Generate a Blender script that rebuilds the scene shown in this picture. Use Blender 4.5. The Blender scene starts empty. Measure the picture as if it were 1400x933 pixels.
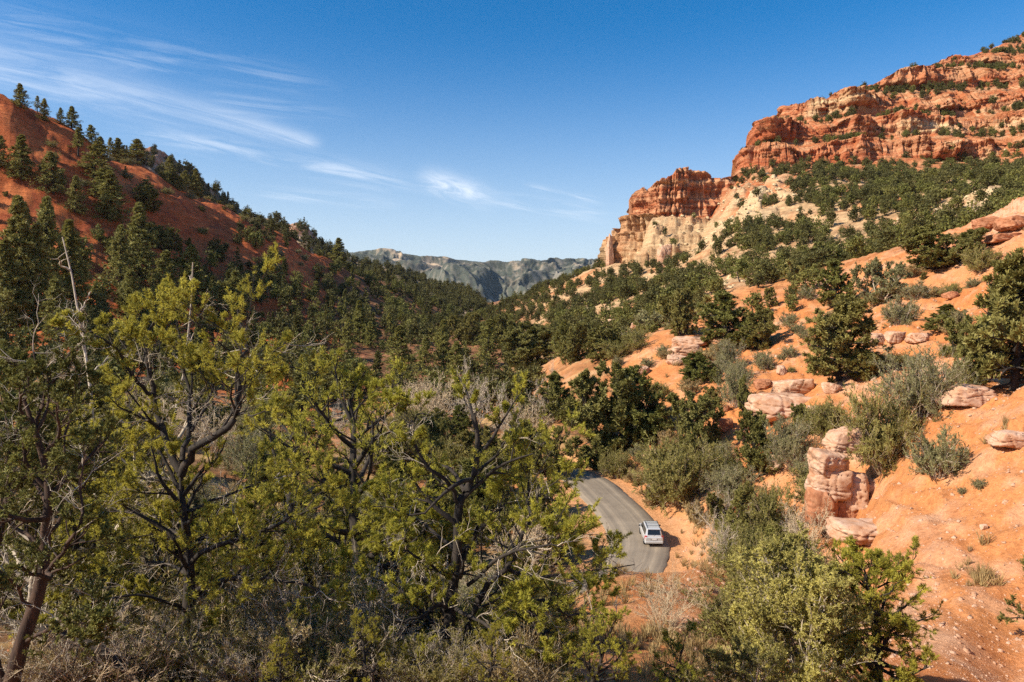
import bpy, math
import numpy as np
from math import radians as RAD

F, CX, CY = 1000.0, 700.0, 466.5          # the lens: 1000 px focal length on a 1400 x 933 picture
C = bpy.context.scene.collection
rng = np.random.default_rng(11)
UP = np.array([0.0, 0.0, 1.0])

# ------------------------------------------------------------------ noise
def _h(ix, iy, s):
    h = (ix.astype(np.int64) * 374761393 + iy.astype(np.int64) * 668265263 + s * 1442695041) & 0xffffffff
    h = ((h ^ (h >> 13)) * 1274126177) & 0xffffffff
    return (h ^ (h >> 16)) & 0xffff
def perlin(x, y, s=0):
    x = np.asarray(x, float); y = np.asarray(y, float)
    x0 = np.floor(x); y0 = np.floor(y); fx = x - x0; fy = y - y0
    u = fx * fx * fx * (fx * (fx * 6 - 15) + 10); v = fy * fy * fy * (fy * (fy * 6 - 15) + 10)
    def g(dx, dy):
        a = _h(x0 + dx, y0 + dy, s) * (2 * math.pi / 65536)
        return np.cos(a) * (fx - dx) + np.sin(a) * (fy - dy)
    a = g(0, 0); b = g(1, 0); c = g(0, 1); d = g(1, 1)
    return 1.5 * ((a + (b - a) * u) * (1 - v) + (c + (d - c) * u) * v)
def fbm(x, y, oct=5, s=0, gain=0.5):
    r = 0; a = 1.0; t = 0
    for i in range(oct):
        r = r + a * perlin(x * 2 ** i, y * 2 ** i, s + i); t += a; a *= gain
    return r / t * 1.6
def ridged(x, y, oct=4, s=0, gain=0.5):
    r = 0; a = 1.0; t = 0
    for i in range(oct):
        r = r + a * (1 - 2 * np.abs(perlin(x * 2 ** i, y * 2 ** i, s + i))); t += a; a *= gain
    return r / t
def sstep(a, b, x):
    t = np.clip((x - a) / (b - a), 0, 1); return t * t * (3 - 2 * t)
def mix(a, b, t):
    t = np.asarray(t)[..., None]; return np.asarray(a) * (1 - t) + np.asarray(b) * t

# ------------------------------------------------------------------ terrain: surveyed points (bearing column, distance, sight line)
COLS = {
 -300: [(2.5,1166),(6,990),(13,880),(35,640),(60,560),(110,440),(160,330),(200,200),(230,60),(245,10),(300,30),(450,150),(700,250)],
 0: [(2.5,1166),(6,1012),(13,950),(20,860),(35,700),(60,620),(100,525),(140,460),(180,385),(215,265),(245,134),(265,142),(320,200),(480,300),(700,330)],
 100: [(13,950),(20,850),(35,700),(60,625),(100,540),(150,470),(190,395),(230,272),(262,181),(285,192),(350,250),(500,320),(700,350)],
 200: [(6,1012),(13,950),(20,862),(35,725),(60,640),(100,555),(150,490),(200,425),(245,318),(275,266),(300,234),(330,247),(400,290),(600,350)],
 300: [(13,950),(20,860),(35,750),(60,655),(100,572),(150,515),(210,450),(260,374),(310,310),(345,281),(380,296),(450,330),(650,370)],
 400: [(2.5,1166),(6,1012),(13,950),(20,878),(35,790),(45,770),(60,690),(100,588),(150,525),(220,465),(280,413),(340,360),(385,328),(420,342),(500,370),(700,395)],
 450: [(13,950),(20,872),(60,715),(100,592),(150,530),(220,475),(290,432),(350,396),(390,378),(415,354),(450,366),(550,395),(750,410)],
 530: [(13,950),(60,735),(100,600),(150,540),(220,488),(300,452),(380,425),(440,402),(480,386),(520,398),(620,415),(800,425)],
 600: [(6,1012),(13,950),(20,900),(36,850),(45,842),(60,748),(80,660),(100,603),(150,545),(220,493),(300,465),(400,445),(480,428),(520,421),(560,430),(700,435)],
 650: [(36,852),(45,842),(60,748),(80,658),(100,612),(150,548),(220,496),(300,468),(420,453),(550,445),(700,437),(900,430)],
 720: [(20,905),(36,850),(45,842),(60,745),(80,652),(95,605),(150,543),(220,490),(300,460),(400,432),(470,412),(520,404),(560,415),(750,425)],
 760: [(2.5,1166),(6,1000),(12,965),(25,880),(36,846),(45,838),(60,742),(78,652),(88,600),(95,575),(112,526),(150,500),(220,470),(300,440),(400,405),(470,388),(500,394),(700,415)],
 830: [(12,975),(22,920),(34,838),(42,788),(47,805),(53,786),(60,738),(70,683),(80,636),(86,612),(95,565),(105,520),(112,500),(160,470),(220,445),(300,415),(400,372),(430,361),(470,376),(700,410)],
 915: [(12,985),(22,935),(34,842),(43,785),(48,795),(54,778),(60,737),(66,690),(75,640),(85,575),(97,520),(110,470),(150,440),(200,415),(260,395),(330,370),(400,352),(430,342),(470,342),(600,400)],
 960: [(22,945),(34,850),(44,780),(54,735),(60,705),(68,665),(78,600),(90,530),(110,470),(140,435),(200,405),(300,355),(380,325),(430,310),(480,312),(600,370)],
 1000: [(2.5,1166),(6,1010),(12,990),(22,945),(30,890),(40,825),(50,760),(57,715),(64,670),(72,620),(80,560),(100,490),(130,425),(155,405),(190,395),(230,370),(300,330),(360,292),(420,247),(470,270),(560,300),(700,350)],
 1050: [(30,890),(42,815),(50,770),(57,730),(64,668),(70,610),(76,575),(90,510),(110,460),(135,415),(155,390),(175,395),(220,365),(300,305),(370,255),(410,228),(430,205),(450,185),(480,187),(600,250)],
 1100: [(22,945),(35,855),(44,795),(52,745),(56,700),(60,648),(66,590),(76,550),(90,490),(110,440),(130,400),(150,382),(170,388),(220,350),(300,290),(370,240),(400,228),(430,195),(460,160),(490,162),(600,220)],
 1150: [(22,940),(35,845),(46,760),(51,725),(55,668),(60,610),(68,555),(75,520),(90,480),(110,430),(130,385),(145,365),(170,375),(220,340),(300,275),(350,245),(390,230),(430,180),(480,133),(520,140),(650,220)],
 1200: [(22,940),(30,860),(38,775),(44,710),(49,668),(53,640),(58,590),(66,540),(75,500),(90,450),(110,400),(130,355),(145,350),(170,358),(230,315),(300,265),(370,240),(420,190),(490,117),(530,125),(650,200)],
 1300: [(2.5,1166),(6,1040),(12,1000),(20,950),(26,880),(32,800),(38,720),(44,640),(48,580),(51,545),(55,530),(62,515),(75,475),(90,425),(105,375),(122,318),(135,318),(160,330),(230,280),(300,250),(360,238),(430,170),(520,84),(560,90),(700,180)],
 1400: [(6,1040),(12,1000),(18,995),(25,935),(30,830),(36,710),(42,590),(45,538),(50,540),(58,520),(70,460),(85,390),(100,325),(115,276),(125,280),(150,300),(220,262),(300,240),(350,225),(430,150),(550,60),(580,47),(620,60),(750,150)],
 1700: [(2.5,1166),(6,1000),(12,850),(25,620),(40,430),(45,400),(70,330),(100,240),(115,190),(150,200),(220,180),(300,130),(430,30),(550,-80),(600,-110),(700,-50)],
}
ctl = np.array([(c / 300.0, 1.6 * math.log(d), p) for c, l in COLS.items() for d, p in l])
def _phi(a, b): return np.sqrt((a[:, None, 0] - b[None, :, 0]) ** 2 + (a[:, None, 1] - b[None, :, 1]) ** 2 + 0.012)
_n = len(ctl)
_A = np.zeros((_n + 3, _n + 3)); _A[:_n, :_n] = _phi(ctl, ctl) - np.eye(_n) * 0.004
_A[:_n, _n:] = np.c_[np.ones(_n), ctl[:, :2]]; _A[_n:, :_n] = _A[:_n, _n:].T
_W = np.linalg.solve(_A, np.r_[ctl[:, 2], 0, 0, 0])
def sight(px, D):
    q = np.c_[px.ravel() / 300.0, 1.6 * np.log(D.ravel())]
    out = np.empty(len(q))
    for i in range(0, len(q), 20000):
        s = q[i:i + 20000]
        out[i:i + 20000] = _phi(s, ctl) @ _W[:_n] + _W[_n] + s @ _W[_n + 1:]
    return out.reshape(px.shape)

# road centreline (bearing column, distance, height)
RC = np.array([(-200,52,-14.5),(100,47,-16),(300,45,-16.9),(500,44,-17),(650,45,-17),(740,46.3,-17),(806,49,-17),(850,52,-16.85),(870,56,-16.5),(872,60,-16.15),(852,65.5,-15.6),(827,71,-15.1),(799,77,-14.55),(752,82,-14.1),(690,87,-13.7),(610,93,-13.3),(500,100,-13),(380,108,-12.5)], float)
RX = np.c_[(RC[:, 0] - CX) / F * RC[:, 1], RC[:, 1], RC[:, 2]]
def catmull(P, k=8):
    o = []
    for i in range(1, len(P) - 2):
        for t in np.linspace(0, 1, k, endpoint=False):
            a, b, c, d = P[i - 1], P[i], P[i + 1], P[i + 2]
            o.append(0.5 * ((2 * b) + (c - a) * t + (2 * a - 5 * b + 4 * c - d) * t * t + (3 * b - a - 3 * c + d) * t ** 3))
    return np.array(o)
ROAD = catmull(RX, 8)
def road_dist(X, Y):
    sh = X.shape; X = X.ravel(); Y = Y.ravel()
    best = np.full(X.shape, 1e9); zb = np.zeros(X.shape)
    for i in range(len(ROAD) - 1):
        a, b = ROAD[i], ROAD[i + 1]; d = b - a
        t = np.clip(((X - a[0]) * d[0] + (Y - a[1]) * d[1]) / (d[0] ** 2 + d[1] ** 2), 0, 1)
        q = np.hypot(X - a[0] - d[0] * t, Y - a[1] - d[1] * t)
        m = q < best; best[m] = q[m]; zb[m] = a[2] + d[2] * t[m]
    return best.reshape(sh), zb.reshape(sh)

def poly_dist(X, Y, poly):                       # signed distance, positive inside
    d = np.full(X.shape, 1e9); ins = np.zeros(X.shape, bool); n = len(poly)
    for i in range(n):
        ax, ay = poly[i]; bx, by = poly[(i + 1) % n]
        ex, ey = bx - ax, by - ay
        t = np.clip(((X - ax) * ex + (Y - ay) * ey) / (ex * ex + ey * ey), 0, 1)
        d = np.minimum(d, np.hypot(X - ax - ex * t, Y - ay - ey * t))
        c = (ay > Y) != (by > Y)
        ins ^= c & (X < (bx - ax) * (Y - ay) / (by - ay + 1e-12) + ax)
    return np.where(ins, d, -d)
SPUR = [((p - CX) / F * d, d) for p, d in [(829,438),(850,416),(880,402),(915,396),(950,396),(985,400),(1004,420),(1002,470),(960,485),(900,488),(850,470)]]
def terr(z, p, wall, n):                          # stair-stepped strata: benches and steep walls
    q = (z + n) / p; k = np.floor(q); t = q - k
    s = np.where(t < 1 - wall, t / (1 - wall) * 0.22, 0.22 + (t - 1 + wall) / wall * 0.78)
    return (k + s) * p - n

def height(X, Y, detail=True):
    az = np.arctan2(X, Y); azc = np.clip(az, -0.9, 0.9)
    px = CX + F * np.tan(azc); D = np.maximum(np.hypot(X, Y) * np.cos(azc), 1.5)
    z = (CY - sight(px, D)) / F * D
    w = sstep(1.0, 2.0, np.abs(az)); z = z * (1 - w) + (-1.75 + 0.02 * np.hypot(X, Y)) * w
    if not detail: return z
    # broad relief and gullies, growing with distance from the near slopes
    a = np.clip(D / 300, 0, 1)
    left = sstep(520, 380, px) * sstep(110, 160, D)
    right = sstep(640, 760, px) * sstep(120, 180, D)
    z = z + fbm(X / 14, Y / 14, 4, 3) * (0.25 + 1.0 * a) + fbm(X / 3.1, Y / 3.1, 4, 9) * np.clip(0.05 + 0.0022 * D, 0, 0.35)
    g = ridged(X / 30 + 0.4 * fbm(X / 40, Y / 40, 2, 41), Y / 75, 3, 21)
    z = z + left * (g - 0.35) * 3.4 * sstep(420, 330, D)
    g2 = ridged((X * 0.8 + Y * 0.6) / 40, (Y * 0.8 - X * 0.6) / 90, 3, 77)
    z = z + right * (g2 - 0.3) * 3.0
    # near orange slope: low crumbling ledges
    near = sstep(900, 1050, px) * sstep(170, 120, D) * sstep(26, 34, D)
    zl = terr(z, 1.15, 0.3, 0.9 * fbm(X / 9, Y / 9, 3, 5))
    z = z + near * (zl - z) * 0.7 * sstep(-.1, 0.4, fbm(X / 16, Y / 16, 3, 15) + 0.1) + near * (.35 * fbm(X / 2.4, Y / 3.4, 4, 17) - .3 * np.exp(-(perlin((X + .5 * Y) / 4.2 + .4 * fbm(X / 5, Y / 5, 2, 19), (Y - .5 * X) / 16, 18) / .10) ** 2))
    # rocky mound at the upper right
    mound = np.exp(-(((px - 1385) / 60) ** 2 + ((D - 116) / 9) ** 2))
    z = z + mound * (terr(z, 2.2, 0.35, 1.5 * fbm(X / 8, Y / 8, 3, 6)) - z + 1.0)
    # blocky tan apron in front of the spur
    d = poly_dist(X, Y, SPUR)
    dn = d + np.where(d > -60, 3.2 * fbm(X / 13, Y / 13, 4, 51) + 2.6 * (ridged(X / 8.0, Y / 8.0, 3, 53) - .25), 0)
    soft = sstep(866, 895, px) * sstep(1012, 990, px) * sstep(455, 440, D)
    lo2 = np.interp(dn, [-24, -22.5, -16, -14.5, -9, -7.6, -3, -1.4, 3], [0, 4.5, 6, 11.5, 12.5, 17.0, 18, 22.5, 23.5])
    z = np.where((D > 330) & (lo2 * soft > .2), np.maximum(z, 44 + lo2 * soft + 1.3 * fbm(X / 4, Y / 4, 3, 58)), z)
    # the hill core under the cliff bands (the bands are a sheet of their own)
    z = z - 4.0 * sstep(1000, 1012, px) * sstep(392, 408, D)
    # pale tan knobs on the wooded slope under the spur and below the red bands
    kn = np.exp(-(((px - 1020) / 55) ** 2 + ((D - 345) / 45) ** 2)) + 0.8 * np.exp(-(((px - 1330) / 60) ** 2 + ((D - 205) / 22) ** 2))
    kb = sstep(0.05, 0.35, fbm(X / 15, Y / 15, 3, 61) + 0.1) * np.clip(kn * 1.3, 0, 1)
    z = z + kb * (3.6 + 1.5 * ridged(X / 6, Y / 6, 3, 63))
    # road bench
    if np.any(D < 130):
        m = (D < 130) & (D > 30) & (np.abs(az) < 0.95)
        rd, rz = road_dist(X[m], Y[m])
        wv = sstep(6.5, 3.0, rd)
        z[m] = z[m] * (1 - wv) + (rz - 0.06) * wv
    return z

def groundz(x, y):
    return float(height(np.array([float(x)]), np.array([float(y)]))[0])
def point(px, py, D): return np.array([(px - CX) / F * D, D, (CY - py) / F * D])
_DS = np.exp(np.linspace(math.log(8), math.log(720), 1400))
_cache = {}
def at(px, py, dmin=8, dmax=720):                 # the visible ground point on a sight line
    if px not in _cache:
        _cache[px] = height((px - CX) / F * _DS, _DS.copy())
    z = _cache[px]; zr = (CY - py) / F * _DS
    m = np.where((z >= zr) & (_DS >= dmin) & (_DS <= dmax))[0]
    i = m[0] if len(m) else int(np.argmin(np.abs(z - zr) / _DS + (_DS < dmin) * 9 + (_DS > dmax) * 9))
    D = _DS[i]
    return np.array([(px - CX) / F * D, D, z[i]])

# ------------------------------------------------------------------ mesh helpers
def mesh_np(name, V, faces, mats, midx=None, attrs=None, smooth=False):
    me = bpy.data.meshes.new(name)
    V = np.asarray(V, np.float32); faces = [np.asarray(f, np.int32) for f in faces if len(f)]
    me.vertices.add(len(V)); me.vertices.foreach_set("co", V.ravel())
    nl = sum(f.size for f in faces); npoly = sum(len(f) for f in faces)
    me.loops.add(nl); me.polygons.add(npoly)
    me.loops.foreach_set("vertex_index", np.concatenate([f.ravel() for f in faces]))
    tot = np.concatenate([np.full(len(f), f.shape[1], np.int32) for f in faces])
    st = np.r_[0, np.cumsum(tot)[:-1]].astype(np.int32)
    me.polygons.foreach_set("loop_start", st); me.polygons.foreach_set("loop_total", tot)
    if midx is not None: me.polygons.foreach_set("material_index", np.asarray(midx, np.int32))
    if smooth is True: me.polygons.foreach_set("use_smooth", np.ones(npoly, bool))
    elif smooth is not False: me.polygons.foreach_set("use_smooth", np.asarray(smooth, bool))
    for m in mats: me.materials.append(m)
    for k, (typ, dom, arr) in (attrs or {}).items():
        a = me.attributes.new(k, typ, dom)
        a.data.foreach_set("color" if "COLOR" in typ else "value", np.asarray(arr, np.float32).ravel())
    me.update(); me.validate(clean_customdata=False)
    return me
def link(name, me, parent=None, loc=None, rz=0.0, sc=None):
    o = bpy.data.objects.new(name, me); C.objects.link(o)
    if parent is not None: o.parent = parent
    if loc is not None: o.location = [float(v) for v in loc]
    if rz: o.rotation_euler = (0, 0, rz)
    if sc is not None: o.scale = sc if hasattr(sc, '__len__') else (sc, sc, sc)
    return o
def tag(o, label=None, cat=None, group=None, kind=None):
    if label: o["label"] = label
    if cat: o["category"] = cat
    if group: o["group"] = group
    if kind: o["kind"] = kind
    return o

# ------------------------------------------------------------------ materials
def new_mat(name):
    m = bpy.data.materials.new(name); m.use_nodes = True
    nt = m.node_tree; nt.nodes.clear()
    return m, nt, nt.nodes.new("ShaderNodeOutputMaterial")
def N(nt, t, **kw):
    n = nt.nodes.new(t)
    for k, v in kw.items():
        if k.startswith("i_"):
            s = n.inputs[int(k[2:])] if k[2:].isdigit() else n.inputs[k[2:].replace("_", " ")]
            if hasattr(v, "is_linked") or hasattr(v, "links"): nt.links.new(v, s)
            else: s.default_value = v
        else: setattr(n, k, v)
    return n
def ramp(nt, fac, stops):
    r = N(nt, "ShaderNodeValToRGB"); nt.links.new(fac, r.inputs[0])
    e = r.color_ramp.elements
    while len(e) < len(stops): e.new(0.5)
    for i, (p, c) in enumerate(stops):
        e[i].position = p; e[i].color = (*c, 1) if len(c) == 3 else c
    return r.outputs[0]
def mixc(nt, a, b, fac, mode="MIX"):
    n = N(nt, "ShaderNodeMix", data_type="RGBA", blend_type=mode)
    for s, v in ((n.inputs[0], fac), (n.inputs[6], a), (n.inputs[7], b)):
        if hasattr(v, "links"): nt.links.new(v, s)
        else: s.default_value = v if not isinstance(v, tuple) else (*v, 1)[:4]
    return n.outputs[2]
def leaf_mat(name, dark, light, hue=(0.3, 0.2, 0.05), trans=0.32, rough=0.6):
    m, nt, out = new_mat(name)
    at_ = N(nt, "ShaderNodeAttribute", attribute_name="tint")
    oi = N(nt, "ShaderNodeObjectInfo")
    geo = N(nt, "ShaderNodeNewGeometry")
    no = N(nt, "ShaderNodeTexNoise", i_Scale=0.9, i_Detail=2.0); nt.links.new(geo.outputs["Position"], no.inputs["Vector"])
    col = mixc(nt, dark, light, at_.outputs["Fac"])
    v = N(nt, "ShaderNodeMath", operation="MULTIPLY_ADD", i_1=0.34, i_2=-0.05); nt.links.new(oi.outputs["Random"], v.inputs[0])
    col = mixc(nt, col, hue, v.outputs[0])
    v2 = N(nt, "ShaderNodeMath", operation="MULTIPLY_ADD", i_1=1.2, i_2=0.4); nt.links.new(no.outputs[0], v2.inputs[0])
    cm = N(nt, "ShaderNodeCombineColor"); 
    for i in range(3): nt.links.new(v2.outputs[0], cm.inputs[i])
    col = mixc(nt, col, cm.outputs[0], 1.0, "MULTIPLY")
    d = N(nt, "ShaderNodeBsdfPrincipled", i_Roughness=rough); d.inputs["Specular IOR Level"].default_value = 0.25
    nt.links.new(col, d.inputs["Base Color"])
    t = N(nt, "ShaderNodeBsdfTranslucent"); nt.links.new(col, t.inputs[0])
    mx = N(nt, "ShaderNodeMixShader", i_0=trans); nt.links.new(d.outputs[0], mx.inputs[1]); nt.links.new(t.outputs[0], mx.inputs[2])
    nt.links.new(mx.outputs[0], out.inputs[0])
    return m
def bark_mat(name, a, b, scale=9.0, rough=0.9):
    m, nt, out = new_mat(name)
    tc = N(nt, "ShaderNodeTexCoord"); mp = N(nt, "ShaderNodeMapping", i_Scale=(1, 1, 0.25)); nt.links.new(tc.outputs["Object"], mp.inputs[0])
    no = N(nt, "ShaderNodeTexNoise", i_Scale=scale, i_Detail=6.0, i_Roughness=0.7); nt.links.new(mp.outputs[0], no.inputs["Vector"])
    col = ramp(nt, no.outputs[0], [(0.35, a), (0.65, b)])
    bu = N(nt, "ShaderNodeBump", i_Strength=0.8, i_Distance=0.03); nt.links.new(no.outputs[0], bu.inputs["Height"])
    d = N(nt, "ShaderNodeBsdfPrincipled", i_Roughness=rough); nt.links.new(col, d.inputs["Base Color"]); nt.links.new(bu.outputs[0], d.inputs["Normal"])
    nt.links.new(d.outputs[0], out.inputs[0]); return m
def plain(name, col, rough=0.5, metal=0.0, spec=0.5, coat=0.0):
    m, nt, out = new_mat(name)
    tc = N(nt, "ShaderNodeTexCoord"); no = N(nt, "ShaderNodeTexNoise", i_Scale=14.0, i_Detail=4.0); nt.links.new(tc.outputs["Object"], no.inputs["Vector"])
    c = ramp(nt, no.outputs[0], [(0.3, tuple(0.88 * x for x in col)), (0.7, col)])
    d = N(nt, "ShaderNodeBsdfPrincipled", i_Roughness=rough, i_Metallic=metal); nt.links.new(c, d.inputs["Base Color"])
    d.inputs["Specular IOR Level"].default_value = spec; d.inputs["Coat Weight"].default_value = coat
    nt.links.new(d.outputs[0], out.inputs[0]); return m
def ground_mat(name, fine=1.0, bump=0.6, bdist=0.15, big=False):
    m, nt, out = new_mat(name)
    a = N(nt, "ShaderNodeAttribute", attribute_name="soil")
    geo = N(nt, "ShaderNodeNewGeometry")
    n1 = N(nt, "ShaderNodeTexNoise", i_Scale=0.35 if big else 2.2, i_Detail=9.0, i_Roughness=0.68); nt.links.new(geo.outputs["Position"], n1.inputs["Vector"])
    n2 = N(nt, "ShaderNodeTexNoise", i_Scale=2.0 if big else 6.0, i_Detail=8.0, i_Roughness=0.75); nt.links.new(geo.outputs["Position"], n2.inputs["Vector"])
    c1 = ramp(nt, n1.outputs[0], [(0.25, (0.72, 0.68, 0.66)), (0.5, (1, 1, 1)), (0.78, (1.22, 1.25, 1.3))])
    c2 = ramp(nt, n2.outputs[0], [(0.28, (0.66, 0.63, 0.62)), (0.5, (1, 1, 1)), (0.74, (1.26, 1.32, 1.38))])
    col = mixc(nt, a.outputs["Color"], c1, 1.0, "MULTIPLY"); col = mixc(nt, col, c2, 1.0, "MULTIPLY")
    h = N(nt, "ShaderNodeMath", operation="MULTIPLY_ADD", i_1=0.5); nt.links.new(n2.outputs[0], h.inputs[0]); nt.links.new(n1.outputs[0], h.inputs[2])
    hh = h.outputs[0]
    if big:                                        # bedding planes: noise stretched flat along the strata
        mp = N(nt, "ShaderNodeMapping", i_Scale=(0.05, 0.05, 0.75)); nt.links.new(geo.outputs["Position"], mp.inputs[0])
        n3 = N(nt, "ShaderNodeTexNoise", i_Scale=1.0, i_Detail=6.0, i_Roughness=0.7); nt.links.new(mp.outputs[0], n3.inputs["Vector"])
        k = N(nt, "ShaderNodeMath", operation="MULTIPLY_ADD", i_1=1.6); nt.links.new(n3.outputs[0], k.inputs[0]); nt.links.new(hh, k.inputs[2]); hh = k.outputs[0]
        c3 = ramp(nt, n3.outputs[0], [(0.32, (0.70, 0.62, 0.6)), (0.5, (1, 1, 1)), (0.68, (1.2, 1.22, 1.25))])
        col = mixc(nt, col, c3, 1.0, "MULTIPLY")
    bu = N(nt, "ShaderNodeBump", i_Strength=bump, i_Distance=bdist); nt.links.new(hh, bu.inputs["Height"])
    d = N(nt, "ShaderNodeBsdfPrincipled", i_Roughness=0.95); d.inputs["Specular IOR Level"].default_value = 0.1
    nt.links.new(col, d.inputs["Base Color"]); nt.links.new(bu.outputs[0], d.inputs["Normal"])
    nt.links.new(d.outputs[0], out.inputs[0]); return m
def rock_mat(name, a, b, under):
    m, nt, out = new_mat(name)
    geo = N(nt, "ShaderNodeNewGeometry"); oi = N(nt, "ShaderNodeObjectInfo")
    n1 = N(nt, "ShaderNodeTexNoise", i_Scale=1.1, i_Detail=8.0, i_Roughness=0.7); nt.links.new(geo.outputs["Position"], n1.inputs["Vector"])
    n2 = N(nt, "ShaderNodeTexVoronoi", feature="DISTANCE_TO_EDGE", i_Scale=0.8); nt.links.new(geo.outputs["Position"], n2.inputs["Vector"])
    col = ramp(nt, n1.outputs[0], [(0.3, under), (0.45, a), (0.7, b)])
    bu = N(nt, "ShaderNodeBump", i_Strength=0.8, i_Distance=0.12); nt.links.new(n1.outputs[0], bu.inputs["Height"])
    d = N(nt, "ShaderNodeBsdfPrincipled", i_Roughness=0.95); d.inputs["Specular IOR Level"].default_value = 0.1
    nt.links.new(col, d.inputs["Base Color"]); nt.links.new(bu.outputs[0], d.inputs["Normal"]); nt.links.new(d.outputs[0], out.inputs[0]); return m

M = dict(
 soil=ground_mat("sandy_soil", bump=0.85, bdist=0.2), cliff=ground_mat("sandstone", bump=0.9, bdist=1.1, big=True),
 hill=ground_mat("hill_soil", bump=0.7, bdist=0.8, big=True),
pinyon=leaf_mat("pinyon_needles", (0.10, 0.115, 0.017), (0.68, 0.61, 0.095), (0.56, 0.44, 0.08), 0.47),
 juniper=leaf_mat("juniper_scales", (0.085, 0.086, 0.022), (0.30, 0.268, 0.075), (0.32, 0.235, 0.065), 0.2),
 paleleaf=leaf_mat("pale_juniper_scales", (0.25, 0.225, 0.05), (0.66, 0.59, 0.18), (0.50, 0.39, 0.11), 0.3),
 fir=leaf_mat("fir_needles", (0.085, 0.09, 0.022), (0.40, 0.37, 0.10), (0.38, 0.30, 0.09), 0.24),
 sage=leaf_mat("sage_leaves", (0.145, 0.142, 0.055), (0.36, 0.33, 0.15), (0.33, 0.26, 0.14), 0.28),
 fir_shaded=leaf_mat("shaded_fir_needles", (0.042, 0.048, 0.014), (0.20, 0.19, 0.055), (0.22, 0.17, 0.05), 0.18),  # far firs: fir colours darkened to carry the shade of the valley wood
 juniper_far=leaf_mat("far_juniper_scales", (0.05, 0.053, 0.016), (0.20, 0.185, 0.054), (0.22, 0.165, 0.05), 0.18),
 olive=leaf_mat("olive_leaves", (0.13, 0.122, 0.028), (0.35, 0.31, 0.09), (0.36, 0.27, 0.09), 0.26),
 straw=leaf_mat("dry_grass_blades", (0.30, 0.21, 0.085), (0.52, 0.40, 0.19), (0.40, 0.24, 0.10), 0.3),
 bark=bark_mat("dark_bark", (0.010, 0.008, 0.006), (0.052, 0.038, 0.028)),
 redbark=bark_mat("shreddy_red_bark", (0.022, 0.013, 0.009), (0.11, 0.058, 0.033)),
 grey=bark_mat("weathered_wood", (0.34, 0.275, 0.20), (0.66, 0.55, 0.41)),
 twig=bark_mat("bare_twigs", (0.42, 0.31, 0.185), (0.70, 0.55, 0.36)),
 rock=rock_mat("pink_sandstone", (0.47, 0.27, 0.165), (0.62, 0.43, 0.315), (0.38, 0.17, 0.085)),
 tanrock=rock_mat("tan_sandstone", (0.50, 0.36, 0.20), (0.64, 0.50, 0.31), (0.34, 0.20, 0.10)),
 redrock=rock_mat("red_sandstone", (0.36, 0.15, 0.075), (0.5, 0.25, 0.14), (0.2, 0.07, 0.035)),
)
# ------------------------------------------------------------------ ground: one polar sheet all round the viewpoint
cols = np.concatenate([np.linspace(-math.pi, -0.95, 70)[:-1], np.linspace(-0.95, -0.66, 70)[:-1], np.linspace(-0.66, 0.70, 1080)[:-1], np.linspace(0.70, 0.95, 60)[:-1], np.linspace(0.95, math.pi, 70)])
rows = np.concatenate([np.exp(np.linspace(math.log(1.6), math.log(345), 760))[:-1], np.linspace(345, 520, 170)[:-1], np.exp(np.linspace(math.log(520), math.log(1000), 60))])
A_, D_ = np.meshgrid(cols, rows)
cosc = np.cos(np.clip(A_, -0.9, 0.9))
R_ = D_ / cosc
GX = R_ * np.sin(A_); GY = R_ * np.cos(A_)
GZ = np.empty_like(GX)
for i in range(0, len(rows), 40): GZ[i:i + 40] = height(GX[i:i + 40], GY[i:i + 40])
PXG = CX + F * np.tan(np.clip(A_, -0.9, 0.9))
# what the eye can see: running maximum of the sight line along each bearing
ELEV = np.maximum.accumulate(GZ / D_, axis=0)
def visible(x, y, z, h):
    a = np.arctan2(x, y); D = y
    i = np.clip(np.searchsorted(rows, D) - 1, 0, len(rows) - 1); j = np.clip(np.searchsorted(cols, a) - 1, 0, len(cols) - 1)
    return (z + h) / D > ELEV[np.clip(i - 2, 0, None), j] + 0.0005

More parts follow.
